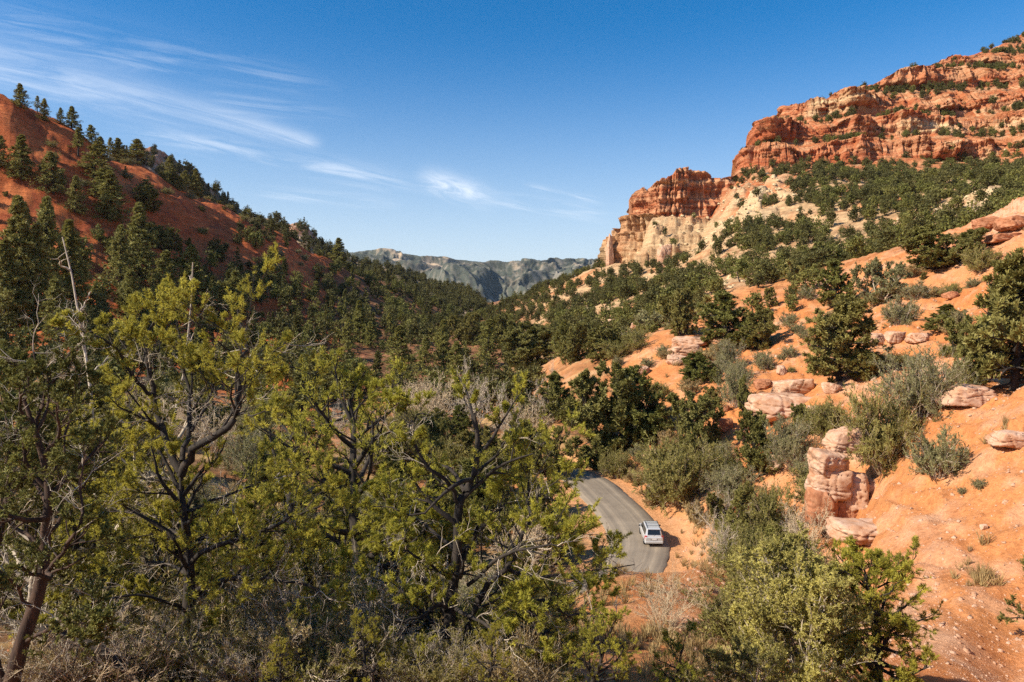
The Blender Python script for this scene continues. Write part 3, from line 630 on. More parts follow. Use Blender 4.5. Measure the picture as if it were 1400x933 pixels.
tc = N(nt, "ShaderNodeTexCoord"); sx = N(nt, "ShaderNodeSeparateXYZ"); nt.links.new(tc.outputs["Generated"], sx.inputs[0])
ex, ey, ez = E(sx.outputs[0]), E(sx.outputs[1]), E(sx.outputs[2])
yy = E.op(ey, "MAXIMUM", 0.05); U = ex / yy; Vv = ez / yy      # slopes of the direction in the sky
def streak(x0, y0, x1, y1, w0, w1, amp, seed, along=.75, across=70.0, bow=0.0, lo=.38, hi=.75, fade=0.12):
    x0, y0, x1, y1 = (x0 - CX) / F, (CY - y0) / F, (x1 - CX) / F, (CY - y1) / F
    L = math.hypot(x1 - x0, y1 - y0); cx, cy = (x1 - x0) / L, (y1 - y0) / L
    du, dv = U - x0, Vv - y0
    s = (du * cx + dv * cy) / L
    d = dv * cx - du * cy
    d = d - (s * (E.op(1.0, "SUBTRACT", s))) * bow
    co = nt.nodes.new("ShaderNodeCombineXYZ")
    nt.links.new((s * (along * L * 8)).s, co.inputs[0]); nt.links.new((d * across).s, co.inputs[1]); co.inputs[2].default_value = seed
    nz = N(nt, "ShaderNodeTexNoise", i_Scale=1.0, i_Detail=7.0, i_Roughness=0.62, i_Distortion=0.7); nt.links.new(co.outputs[0], nz.inputs["Vector"])
    n = E(nz.outputs[0])
    def smooth(e, a, b):
        m = nt.nodes.new("ShaderNodeMapRange"); m.interpolation_type = "SMOOTHSTEP"; nt.links.new(e.s, m.inputs[0]); m.inputs[1].default_value = a; m.inputs[2].default_value = b
        return E(m.outputs[0])
    wd = E.op(s, "MULTIPLY_ADD", w1 - w0, w0); wd = E.op(wd, "MAXIMUM", 0.002)
    dd = (d + (n - 0.5) * wd * 1.6) / wd
    g = E.op(2.718, "POWER", dd * dd * -1.0)
    ends = smooth(s, 0.0, fade) * smooth(s, 1.0, 1.0 - fade)
    return g * ends * smooth(n, lo, hi) * amp
cl = streak(-160, 55, 448, 200, 0.044, 0.009, 0.46, 1.0, bow=0.022, fade=.05, lo=.15, hi=.85)
cl = cl + streak(-120, 10, 490, 125, 0.040, 0.012, 0.24, 2.0, fade=.25)
cl = cl + streak(130, 170, 610, 262, 0.011, 0.014, 0.50, 3.0, bow=0.012, fade=.3)
cl = cl + streak(560, 235, 690, 278, 0.014, 0.013, 0.80, 4.0, along=2., across=60, fade=.4, lo=.25, hi=.7)
cl = cl + streak(330, 258, 560, 281, 0.006, 0.007, 0.60, 5.0, fade=.3)
cl = cl + streak(640, 268, 850, 296, 0.010, 0.010, 0.45, 6.0, fade=.3)
cl = cl + streak(710, 252, 830, 278, 0.005, 0.005, 0.55, 7.0, fade=.3)
cl = cl + streak(250, 130, 500, 160, 0.018, 0.008, 0.22, 8.0, fade=.3)
cl = E.op(cl, "MINIMUM", 0.9)
cl = cl * E.op(ey, "GREATER_THAN", 0.06)
hor = E.op(ez / E.op(ex * ex + ey * ey + 1e-4, "SQRT"), "MAXIMUM", 0.0)      # dust whitening towards the horizon
pale = E.op(E.op(E.op((hor * -1.0 + 0.46) / 0.36, "MAXIMUM", 0.0), "MINIMUM", 1.0), "POWER", 2.2) * 0.92
mp_ = nt.nodes.new("ShaderNodeMix"); mp_.data_type = "RGBA"; nt.links.new(pale.s, mp_.inputs[0]); nt.links.new(hs.outputs[0], mp_.inputs[6]); mp_.inputs[7].default_value = (5.2, 6.1, 6.6, 1)
mx = nt.nodes.new("ShaderNodeMix"); mx.data_type = "RGBA"; nt.links.new(cl.s, mx.inputs[0]); nt.links.new(mp_.outputs[2], mx.inputs[6]); mx.inputs[7].default_value = (8.2, 8.6, 9.2, 1)
nt.links.new(mx.outputs[2], bg.inputs[0]); nt.links.new(bg.outputs[0], out.inputs[0])
sl = bpy.data.lights.new("sun", "SUN"); sl.energy = 5.0; sl.angle = RAD(0.53); sl.color = (1.0, 0.90, 0.75)
so = bpy.data.objects.new("sun", sl); C.objects.link(so)
from mathutils import Vector
so.rotation_euler = Vector([float(v) for v in sv]).to_track_quat('Z', 'Y').to_euler(); so.location = [float(v) * 50 for v in sv]
cam = bpy.data.cameras.new("camera"); cam.sensor_width = 36.0; cam.lens = 36.0 * F / 1400; cam.clip_end = 60000; cam.clip_start = 0.1
co_ = bpy.data.objects.new("camera", cam); C.objects.link(co_); co_.rotation_euler = (RAD(90), 0, 0)
scn = bpy.context.scene; scn.camera = co_
scn.view_settings.view_transform = 'Standard'; scn.view_settings.look = 'None'; scn.view_settings.exposure = 0.62; scn.view_settings.gamma = 1.0
scn.cycles.max_bounces = 6; scn.cycles.diffuse_bounces = 2; scn.cycles.glossy_bounces = 2; scn.cycles.transmission_bounces = 4; scn.cycles.transparent_max_bounces = 8
scn.cycles.use_denoising = False; scn.cycles.denoiser = "OPENIMAGEDENOISE"; scn.cycles.denoising_input_passes = "RGB_ALBEDO_NORMAL"; scn.cycles.denoising_prefilter = "ACCURATE"
hz = bpy.data.materials.new("canyon_air"); hz.use_nodes = True; hn = hz.node_tree; hn.nodes.clear()
ho = hn.nodes.new("ShaderNodeOutputMaterial"); hv = N(hn, "ShaderNodeVolumePrincipled"); hv.inputs["Color"].default_value = (.80, .88, 1.0, 1); hv.inputs["Density"].default_value = 2.2e-5; hv.inputs["Anisotropy"].default_value = 0.2
hn.links.new(hv.outputs[0], ho.inputs["Volume"])
hb = [(x, y, z) for z in (-160., 560.) for x, y in ((-5700., -5700.), (5700., -5700.), (5700., 5700.), (-5700., 5700.))]
tag(link("haze", mesh_np("haze", hb, [[(3, 2, 1, 0), (4, 5, 6, 7), (0, 1, 5, 4), (1, 2, 6, 5), (2, 3, 7, 6), (3, 0, 4, 7)]], [hz])), "thin blue haze filling the canyon air", "haze", kind="stuff")
scn.cycles.volume_bounces = 0; scn.cycles.volume_step_rate = 10
# ------------------------------------------------------------------ plant building
def unit(a): return a / np.maximum(np.linalg.norm(a, axis=-1, keepdims=True), 1e-9)
def rdir(r, n): return unit(r.normal(size=(n, 3)))
def grow(r, P, d, L, n, wig, up):                 # batch of wandering branches: (B,n,3)
    B = len(P); out = np.empty((B, n, 3)); out[:, 0] = P; d = unit(d); st = (np.asarray(L) / (n - 1)).reshape(-1, 1)
    up = np.broadcast_to(np.asarray(up, float), (B,)).reshape(-1, 1)
    for i in range(1, n):
        d = unit(d + r.normal(size=(B, 3)) * wig + UP * up)
        out[:, i] = out[:, i - 1] + d * st
    return out
def children(r, Q, c, t0, t1, ang0, ang1, up):    # start points and directions of c side shoots per branch
    B, n, _ = Q.shape
    t = r.uniform(t0, t1, (B, c)); f = t * (n - 1); i = np.minimum(f.astype(int), n - 2); f = (f - i)[..., None]
    b = np.arange(B)[:, None]
    P = Q[b, i] * (1 - f) + Q[b, i + 1] * f
    T = unit(Q[b, i + 1] - Q[b, i])
    v = r.normal(size=T.shape); v = unit(v - (v * T).sum(-1, keepdims=True) * T)
    a = np.radians(r.uniform(ang0, ang1, (B, c)))[..., None]
    d = unit(T * np.cos(a) + v * np.sin(a) + UP * up)
    return P.reshape(-1, 3), d.reshape(-1, 3), t.reshape(-1)
def tubes(Q, R0, R1, k):                          # batch of tapering tubes
    B, n, _ = Q.shape
    T = unit(np.gradient(Q, axis=1)); ref = np.where(np.abs(T[..., 2:3]) > 0.9, np.array([1., 0, 0]), UP)
    u = unit(np.cross(ref, T)); v = np.cross(T, u)
    R = (np.asarray(R0).reshape(-1, 1) * (1 - np.linspace(0, 1, n)) + np.asarray(R1).reshape(-1, 1) * np.linspace(0, 1, n))
    a = np.arange(k) * 2 * math.pi / k
    V = Q[:, :, None] + R[:, :, None, None] * (u[:, :, None] * np.cos(a)[:, None] + v[:, :, None] * np.sin(a)[:, None])
    base = np.arange(B)[:, None, None] * n * k + np.arange(n - 1)[:, None] * k
    j = np.arange(k); j2 = (j + 1) % k
    q = np.stack([base + j, base + j2, base + k + j2, base + k + j], -1).reshape(-1, 4)
    return V.reshape(-1, 3), q
class Wood:
    def __init__(s): s.V = []; s.F = []; s.n = 0
    def add(s, Q, R0, R1, k):
        if len(Q) == 0: return
        V, q = tubes(Q, np.broadcast_to(R0, (len(Q),)), np.broadcast_to(R1, (len(Q),)), k)
        s.V.append(V); s.F.append(q + s.n); s.n += len(V)
    def mesh(s, name, mat): return mesh_np(name, np.concatenate(s.V), [np.concatenate(s.F)], [mat], smooth=True)
def needles(r, P, d, n, L, W, spread, tint=None, ctr=None):  # bursts of n narrow blades at each point
    m = len(P); P = np.repeat(P, n, 0); d = np.repeat(unit(d), n, 0)
    a = unit(d + r.normal(size=(m * n, 3)) * spread)
    s = unit(np.cross(a, rdir(r, m * n) if ctr is None else unit(P - ctr) + r.normal(size=(m * n, 3)) * .42))
    l = L * r.uniform(0.65, 1.15, (m * n, 1)); w = W * r.uniform(0.7, 1.2, (m * n, 1))
    V = np.stack([P - s * w * .5, P + s * w * .5, P + a * l + s * w * .22, P + a * l - s * w * .22], 1).reshape(-1, 3)
    q = np.arange(m * n * 4).reshape(-1, 4)
    t = np.repeat(np.clip((r.uniform(0, 1, m) if tint is None else tint), 0, 1) ** .8, n) * 0.75 + r.uniform(0, .25, m * n)
    return V, q, t
def leaf_mesh(name, parts, mat):
    V = np.concatenate([p[0] for p in parts]); o = 0; F_ = []
    for p in parts: F_.append(p[1] + o); o += len(p[0])
    return mesh_np(name, V, [np.concatenate(F_)], [mat], attrs={"tint": ("FLOAT", "FACE", np.concatenate([p[2] for p in parts]))})
def one_mesh(name, wood, parts, wmat, lmat):       # small far plant: wood and leaves in one mesh
    V = [np.concatenate(wood.V)]; Fw = np.concatenate(wood.F); o = len(V[0]); Fl = []
    for p in parts: V.append(p[0]); Fl.append(p[1] + o); o += len(p[0])
    nl = sum(len(f) for f in Fl)
    return mesh_np(name, np.concatenate(V), [Fw] + Fl, [wmat, lmat], midx=np.r_[np.zeros(len(Fw), int), np.ones(nl, int)],
                   attrs={"tint": ("FLOAT", "FACE", np.r_[np.zeros(len(Fw))] .tolist() + np.concatenate([p[2] for p in parts]).tolist())})

def limbs_of(r, trunk, n, spread, prof, t0=0.12, t1=1.0, e0=5, e1=65):
    k = np.arange(n); t = t0 + (t1 - t0) * (k + r.uniform(0, 1, n)) / n
    f = t * (len(trunk) - 1); i = np.minimum(f.astype(int), len(trunk) - 2); f = (f - i)[:, None]
    P = trunk[i] * (1 - f) + trunk[i + 1] * f
    az = k * 2.4 + r.uniform(-.5, .5, n); el = np.radians(e0 + (e1 - e0) * t ** 1.4 + r.uniform(-12, 12, n))
    d = np.c_[np.cos(az) * np.cos(el), np.sin(az) * np.cos(el), np.sin(el)]
    L = spread * np.array([prof(x) for x in t]) * r.uniform(0.7, 1.15, n)
    return P, d, L, t
def twiggy(r, wood, limbs, L, rl, c2, c3, l2, l3, k2=4, k3=3, up2=.15, up3=.25, dead=0.0, ang=(28, 68)):
    """side branches and twigs on a set of limbs; returns twig polylines"""
    B, n, _ = limbs.shape
    P, d, t = children(r, limbs, c2, 0.22, 1.0, ang[0], ang[1], up2)
    L2 = np.repeat(L, c2) * l2 * (1.15 - 0.6 * t) * r.uniform(0.7, 1.3, len(P))
    Q2 = grow(r, P, d, L2, 5, 0.22, 0.06)
    r2 = np.repeat(rl, c2) * (0.5 - 0.3 * t)
    wood.add(Q2, np.maximum(r2, .006), np.maximum(r2 * .3, .004), k2)
    P3, d3, t3 = children(r, Q2, c3, 0.25, 1.0, 25, 65, up3)
    L3 = np.repeat(L2, c3) * l3 * r.uniform(0.6, 1.3, len(P3))
    Q3 = grow(r, P3, d3, L3, 3, 0.2, 0.12)
    r3 = np.maximum(np.repeat(r2, c3) * .4, .004)
    wood.add(Q3, r3, r3 * .5, k3)
    if dead > 0:
        keep = np.repeat(r.uniform(0, 1, len(Q2)) > dead, c3); Q3 = Q3[keep]
    return Q2, Q3
def along(Q, ts):
    n = Q.shape[1]; out = []; dr = []
    for t in ts:
        f = t * (n - 1); i = min(int(f), n - 2); f -= i
        out.append(Q[:, i] * (1 - f) + Q[:, i + 1] * f); dr.append(Q[:, i + 1] - Q[:, i])
    return np.concatenate(out), unit(np.concatenate(dr))

def pinyon(seed, h, spread, nl=15, c2=7, c3=5, tn=11, tl=.075, tw=.013, tsp=(.5, .78, 1.), ctr=None, trunk=None, limbs=None, lean=(0, 0), rt=None, low=.15, dead=.06, prof=None, e=(0, 62)):
    r = np.random.default_rng(seed); w = Wood(); rt = rt or h * .03
    prof = prof or (lambda t: 0.55 + 1.1 * t * (1.12 - t) * 1.5 if t < .9 else .45)
    if trunk is None:
        trunk = grow(r, np.zeros((1, 3)), np.array([[lean[0], lean[1], 1.]]), h * .86, 9, .13, .12)
        trunk = trunk[0]
    w.add(trunk[None], rt, rt * .22, 9)
    P, d, L, t = limbs_of(r, trunk, nl, spread, prof, low, 1.0, *e)
    Q1 = grow(r, P, d, L, 7, .2, .07); rl = rt * (.55 - .33 * t) * np.clip(L / spread * 1.3, .5, 1.1)
    w.add(Q1, rl, rl * .25, 6)
    T2, T3 = twiggy(r, w, Q1, L, rl, c2, c3, .42, .36, dead=dead)
    tw_all = [T3]; tp2 = [T2]
    if limbs:
        for Lb, ra, rb in limbs:
            Lb = np.asarray(Lb); ln = np.linalg.norm(np.diff(Lb, axis=0), axis=1).sum()
            w.add(Lb[None], ra, rb, 8)
            m_ = max(3, int(ln * 3.0))
            Ps, ds, ts = children(r, Lb[None], m_, .18, 1.0, 30, 70, .2)
            Ls = np.clip(.42 * ln * (1.15 - .6 * ts), .35, 1.3) * r.uniform(.6, 1.2, m_); Qs = grow(r, Ps, ds, Ls, 5, .2, .08)
            rs = np.maximum(ra + (rb - ra) * ts, .012) * .45; w.add(Qs, rs, rs * .3, 5)
            a2, a3 = twiggy(r, w, Qs, Ls, rs, c2, c3, .5, .5, dead=dead)
            tw_all.append(a3); tp2.append(a2)
    if limbs:                                      # fine dead twigs, part of the old limbs
        dw = Wood()
        for Lb, ra, rb in limbs:
            Lb = np.asarray(Lb); ln = np.linalg.norm(np.diff(Lb, axis=0), axis=1).sum(); m_ = max(2, int(ln * 2.6))
            Ps, ds, ts = children(r, Lb[None], m_, .1, .9, 35, 80, .05); Ls = r.uniform(.35, 1.0, m_); Qs = grow(r, Ps, ds, Ls, 7, .28, .02); dw.add(Qs, .010, .003, 4)
            P2, d2, t2 = children(r, Qs, 5, .2, 1., 25, 65, .05); Q2 = grow(r, P2, d2, np.repeat(Ls, 5) * .45, 5, .3, .02); dw.add(Q2, .005, .002, 3)
            P2, d2, t2 = children(r, Q2, 3, .2, 1., 25, 65, .05); Q3 = grow(r, P2, d2, r.uniform(.05, .2, len(P2)), 3, .3, .02); dw.add(Q3, .003, .0015, 3)
        w.dead = dw
    parts = []
    for T in tw_all:
        p, dd = along(T, tsp); cl = np.repeat(r.uniform(0, 1, len(T))[None], len(tsp), 0).ravel()
        parts.append(needles(r, p, dd + UP * .25, tn, tl, tw, .75, cl * .6 + r.uniform(0, .4, len(p)), ctr))
    for T in tp2:
        p, dd = along(T, (.8, 1.0)); parts.append(needles(r, p, dd + UP * .25, tn, tl, tw, .75, None, ctr))
    return w, parts
def juniper(seed, h, spread, nl=20, c2=7, c3=5, tn=9, tl=.10, tw=.03, stems=3, ctr=None, tsp=(.3, .65, 1.), dead=.03, low=.05):
    r = np.random.default_rng(seed); w = Wood(); parts = []
    for s in range(stems):
        a = s * 2.3 + r.uniform(0, 1); ln = .45 if stems > 1 else .1
        tr = grow(r, np.array([[math.cos(a) * .06 * h, math.sin(a) * .06 * h, -.15]]) if stems > 1 else np.array([[0, 0, -.15]]), np.array([[math.cos(a) * ln, math.sin(a) * ln, 1.]]), h * r.uniform(.72, .95), 7, .16, .1)[0]
        rt = h * .028 / math.sqrt(stems) * 1.3
        w.add(tr[None], rt, rt * .25, 7)
        P, d, L, t = limbs_of(r, tr, nl // stems + 2, spread, lambda t: .75 * math.sqrt(max(0., 1 - ((t - .38) / .72) ** 2)) + .12, low, 1., -5, 75)
        Q1 = grow(r, P, d, L, 5, .2, .14); rl = rt * (.5 - .3 * t)
        w.add(Q1, rl, rl * .3, 5)
        T2, T3 = twiggy(r, w, Q1, L, rl, c2, c3, .5, .42, k2=3, up2=.25, dead=dead)
        p, dd = along(T3, tsp); cl = np.repeat(r.uniform(0, 1, len(T3))[None], len(tsp), 0).ravel()
        parts.append(needles(r, p, dd + UP * .35, tn, tl, tw, .7, cl * .6 + r.uniform(0, .4, len(p)), ctr))
        p, dd = along(T2, (.6, 1.)); parts.append(needles(r, p, dd + UP * .35, tn, tl, tw, .7, None, ctr))
    return w, parts
def fir(seed, h, spread, whorls=20, per=6, c2=6, tn=4, tl=.3, tw=.12, gap=.06, thin=0.0):
    r = np.random.default_rng(seed); w = Wood()
    tr = grow(r, np.array([[0, 0, -.3]]), np.array([[0, 0, 1.]]), h * 1.0, 8, .015, .1)[0]
    w.add(tr[None], h * .02, h * .003, 6)
    n = whorls * per; t = gap + (1 - gap) * (np.arange(n) // per + r.uniform(0, 1, n)) / whorls; t = np.clip(t, 0, .995)
    keep = r.uniform(0, 1, n) > thin; t = t[keep]; n = len(t)
    az = np.arange(n) * 2.4 + r.uniform(-.4, .4, n)
    L = spread * (1 - t) ** .85 * r.uniform(.42, 1.28, n) * (1 + .18 * np.sin(az * 1. + r.uniform(0, 6)) + .14 * np.sin(t * 23 + r.uniform(0, 6))) * np.clip(.62 + t * 2, 0, 1) + .05 * spread
    el = np.radians(-14 + 45 * t + r.uniform(-8, 8, n))
    i = np.minimum((t * 7).astype(int), 6); f = (t * 7 - i)[:, None]; P = tr[i] * (1 - f) + tr[i + 1] * f
    d = np.c_[np.cos(az) * np.cos(el), np.sin(az) * np.cos(el), np.sin(el)]
    Q = grow(r, P, d, L, 4, .08, .05); w.add(Q, h * .004, h * .001, 3)
    parts = []
    p, dd = along(Q, (.3, .5, .7, .85, 1.)); cl = np.tile(r.uniform(0, 1, n), 5)
    ax = lambda q: np.repeat(np.c_[np.zeros((len(q), 2)), q[:, 2] - .35 * np.hypot(q[:, 0], q[:, 1]) - .2], tn, 0)
    parts.append(needles(r, p, dd + UP * .1, tn, tl, tw, .55, cl * .5 + r.uniform(0, .5, len(p)), ax(p)))
    P2, d2, t2 = children(r, Q, c2, .25, .95, 35, 70, -.05); L2 = np.repeat(L, c2) * .34 * (1.1 - .6 * t2)
    Q2 = grow(r, P2, d2, L2, 3, .1, 0.)
    p, dd = along(Q2, (.5, 1.)); parts.append(needles(r, p, dd, tn, tl, tw, .55, None, ax(p)))
    p = tr[-1:].repeat(4, 0); parts.append(needles(r, p, np.tile(UP, (4, 1)), tn, tl, tw, .3))
    return w, parts
def shrub(seed, h, spread, stems=26, c2=6, tn=7, tl=.12, tw=.022, bare=.0, leaf=True, c3=4, rad=.012, up=.12, ctr=None):
    ctr = np.array([0, 0, h * .25])
    r = np.random.default_rng(seed); w = Wood()
    az = r.uniform(0, 2 * math.pi, stems); el = np.radians(np.clip(r.normal(52, 20, stems), 8, 88))
    d = np.c_[np.cos(az) * np.cos(el), np.sin(az) * np.cos(el), np.sin(el)]
    rad0 = spread * .22
    P = np.c_[np.cos(az) * rad0 * r.uniform(0, 1, stems), np.sin(az) * rad0 * r.uniform(0, 1, stems), np.full(stems, -.08)]
    L = (np.cos(el) * spread + np.sin(el) * h) * r.uniform(.62, 1.02, stems)
    Q = grow(r, P, d, L, 6, .12, .03); w.add(Q, rad, rad * .35, 4)
    P2, d2, t2 = children(r, Q, c2, .2, 1., 20, 55, up); L2 = np.repeat(L, c2) * .36 * r.uniform(.6, 1.2, len(P2)); Q2 = grow(r, P2, d2, L2, 4, .16, .06)
    w.add(Q2, rad * .5, rad * .25, 3)
    P3, d3, t3 = children(r, Q2, c3, .2, 1., 20, 55, up); L3 = np.repeat(L2, c3) * .45 * r.uniform(.6, 1.2, len(P3)); Q3 = grow(r, P3, d3, L3, 3, .16, .06)
    w.add(Q3, rad * .3, rad * .18, 3)
    parts = []
    if leaf:
        k = r.uniform(0, 1, len(Q3)) > bare
        p, dd = along(Q3[k], (.35, .7, 1.)); parts.append(needles(r, p, dd + UP * .2, tn, tl, tw, .55, None, ctr))
        p, dd = along(Q2, (.7, 1.)); parts.append(needles(r, p, dd + UP * .2, tn, tl, tw, .55, None, ctr))
    return w, parts
def barebush(seed, h, spread, stems=22, c2=6, c3=6, c4=3, rad=.02, erect=60):
    r = np.random.default_rng(seed); w = Wood()
    az = r.uniform(0, 2 * math.pi, stems); el = np.radians(np.clip(r.normal(erect, 15, stems), 10, 88))
    d = np.c_[np.cos(az) * np.cos(el), np.sin(az) * np.cos(el), np.sin(el)]
    P = np.c_[np.cos(az) * spread * .2 * r.uniform(0, 1, stems), np.sin(az) * spread * .2 * r.uniform(0, 1, stems), np.full(stems, -.1)]
    L = (np.cos(el) * spread + np.sin(el) * h) * r.uniform(.6, 1.0, stems)
    Q = grow(r, P, d, L, 7, .14, .02); w.add(Q, rad, rad * .4, 5)
    for c, f, g in ((c2, .42, .55), (c3, .45, .4), (c4, .5, .3)):
        if c == 0: break
        P, d, t = children(r, Q, c, .2, 1., 20, 60, .08); L = np.repeat(L, c) * f * (1.2 - .5 * t) * r.uniform(.6, 1.2, len(P))
        Q = grow(r, P, d, L, 4, .2, .03); w.add(Q, rad * g, rad * g * .5, 3)
    return w
def snag(seed, h, nl=9, spread=1.2, rt=.09, lean=(0, 0)):
    r = np.random.default_rng(seed); w = Wood()
    tr = grow(r, np.zeros((1, 3)), np.array([[lean[0], lean[1], 1.]]), h, 10, .07, .1); w.add(tr, rt, rt * .2, 7)
    P, d, L, t = limbs_of(r, tr[0], nl, spread, lambda t: .5 + .6 * (1 - t), .25, .95, 5, 60)
    Q = grow(r, P, d, L, 7, .3, .1); w.add(Q, rt * .4, rt * .1, 4)
    P, d, t = children(r, Q, 4, .2, 1., 25, 65, .1); Q2 = grow(r, P, d, np.repeat(L, 4) * .4, 4, .25, .05); w.add(Q2, rt * .15, rt * .06, 3)
    return w
def rock_mesh(name, seed, sx, sy, sz, mat, rough=.22, lumps=1.6, flat=.0, sub=5):
    import bmesh
    bm = bmesh.new(); bmesh.ops.create_icosphere(bm, subdivisions=sub, radius=1.0)
    co = np.array([v.co[:] for v in bm.verts]); r = np.random.default_rng(seed); o = r.uniform(-50, 50, 3)
    # a broken block: many cleavage planes with slightly worn edges, then pits and bedding cracks
    nb = np.r_[np.array([[1, 0, 0], [-1, 0, 0], [0, 1, 0], [0, -1, 0], [0, 0, 1], [0, 0, -1.]]) + r.normal(size=(6, 3)) * .16, rdir(r, 13)]; nb = unit(nb)
    lim = np.r_[r.uniform(.80, .95, 6), r.uniform(.88, 1.12, 13)]
    q = np.clip(co @ nb.T, 1e-4, None) / lim
    co = co * ((q ** 22).sum(1) ** (-1 / 22.))[:, None]
    n = fbm(co[:, 0] * lumps + o[0] + co[:, 2] * 1.3, co[:, 1] * lumps + o[1] - co[:, 2] * .9, 5, seed, .6) * rough * .6
    s = np.abs(perlin(co[:, 2] * 2.2 + o[2] + .3 * co[:, 0], co[:, 0] * .5 + co[:, 1] * .5, seed + 5)); n = n - .12 * np.exp(-(s / .05) ** 2)
    s = np.abs(perlin(co[:, 0] * 1.3 + o[0], co[:, 1] * 1.3 + co[:, 2] * .4 + o[1], seed + 9)); n = n - .10 * np.exp(-(s / .04) ** 2)
    co = co * (1 + n)[:, None] * np.array([sx, sy, sz])
    F_ = np.array([[v.index for v in f.verts] for f in bm.faces]); bm.free()
    return mesh_np(name, co, [F_], [mat], smooth=False)

def place(name, cat, label, w, parts, wmat, lmat, loc, rz=0., sc=1., group=None, proto={}):
    e = bpy.data.objects.new(name, None); C.objects.link(e); e.location = [float(v) for v in loc]; e.rotation_euler = (0, 0, rz); e.scale = (sc,) * 3 if not hasattr(sc, '__len__') else sc
    e.empty_display_size = .3
    tk = link("trunk" if parts is not None and cat == "tree" else "stems", w if isinstance(w, bpy.types.Mesh) else w.mesh("stem_wood", wmat), e)
    if parts is not None: link("crown" if cat == "tree" else "foliage", parts if isinstance(parts, bpy.types.Mesh) else leaf_mesh("leaf_blades", parts, lmat), e)
    if getattr(w, 'dead', None): link("dead_twigs", w.dead.mesh("dead_wood", M['grey']), tk)
    return tag(e, label, cat, group)
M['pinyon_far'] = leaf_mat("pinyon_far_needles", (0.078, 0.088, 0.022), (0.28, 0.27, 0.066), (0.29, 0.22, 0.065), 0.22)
# ------------------------------------------------------------------ the near trees, limb by limb
def local(pts, D, base): return np.array([point(p[0], p[1], D + (p[2] if len(p) > 2 else 0)) - base for p in pts])
def smooth_path(P, k=4):
    P = np.asarray(P); Q = np.r_[[2 * P[0] - P[1]], P, [2 * P[-1] - P[-2]]]
    return np.r_[catmull(Q, k), P[-1:]]
def hero(kind, label, px, D, trunk, tr, limbs, seed, lmat, wmat, group=None, **kw):
    b = point(px, 900, D); b[2] = groundz(b[0], b[1]) - .05
    T = local(trunk, D, b); T[0] = [T[0][0], T[0][1], 0]
    T = smooth_path(T)
    r = np.random.default_rng(seed + 500)
    LL = []
    for pts, r0 in limbs:
        P = smooth_path(local(pts, D, b), 3); P[1:] += r.normal(size=P[1:].shape) * .025; LL.append((P, r0 * .66, r0 * .14))
    w, parts = pinyon(seed, 5, kw.pop('spread', 1.4), trunk=T, limbs=LL, rt=tr, **kw)
    return place(kind, "tree", label, w, parts, M[wmat], M[lmat], b)
hero("pinyon_tree", "big dark-trunked pinyon pine forking into three limbs, beside the bottom left edge trees", 262, 13.5,
  [(262,918),(258,860),(259,800),(256,740),(250,690),(247,640)], .155, [
  ([(247,645,0),(225,600,.2),(211,545,.5),(206,505,.6),(196,470,.9),(206,448,1.1),(225,424,1.2)], .11),
  ([(211,540,.5),(188,522,.2),(170,490,-.1),(150,470,-.3),(120,458,-.5),(95,455,-.6)], .06),
  ([(248,650,0),(265,615,-.2),(300,590,-.4),(322,565,-.5),(328,530,-.4),(327,490,-.2),(338,480,0),(330,450,.2),(323,424,.3)], .12),
  ([(328,525,-.4),(360,500,-.2),(378,478,0),(394,468,.1)], .04),
  ([(249,630,0),(258,580,.4),(260,535,.8),(249,500,.9),(247,462,1),(240,435,1)], .08),
  ([(262,590,.3),(285,545,.8),(295,505,1.2),(290,465,1.3)], .05),
  ([(262,770,0),(285,752,-.4),(320,738,-.7),(352,728,-.9),(385,712,-1),(420,700,-1),(445,690,-.9)], .08),
  ([(264,810,0),(290,795,-.5),(330,788,-.9),(380,792,-1.2),(425,803,-1.3),(448,825,-1.4)], .07),
  ([(256,745,0),(236,726,.5),(210,703,1),(180,700,1.4),(140,690,1.8)], .07),
  ([(258,840,0),(235,825,-.5),(190,815,-.9),(140,822,-1.2),(100,835,-1.4)], .055),
  ([(255,700,0),(235,660,.8),(190,640,1.6),(140,610,2.2),(100,590,2.4)], .06),
  ([(255,700,0),(300,680,.8),(355,660,1.4),(405,645,1.8)], .055),
  ([(258,790,0),(220,770,.9),(170,770,1.8),(130,780,2.2)], .05)], 1, 'pinyon', 'bark', nl=11, c2=4, c3=5, low=.3, tn=14, tl=.068, tw=.0125, tsp=(.3, .5, .68, .85, 1.), dead=.12)
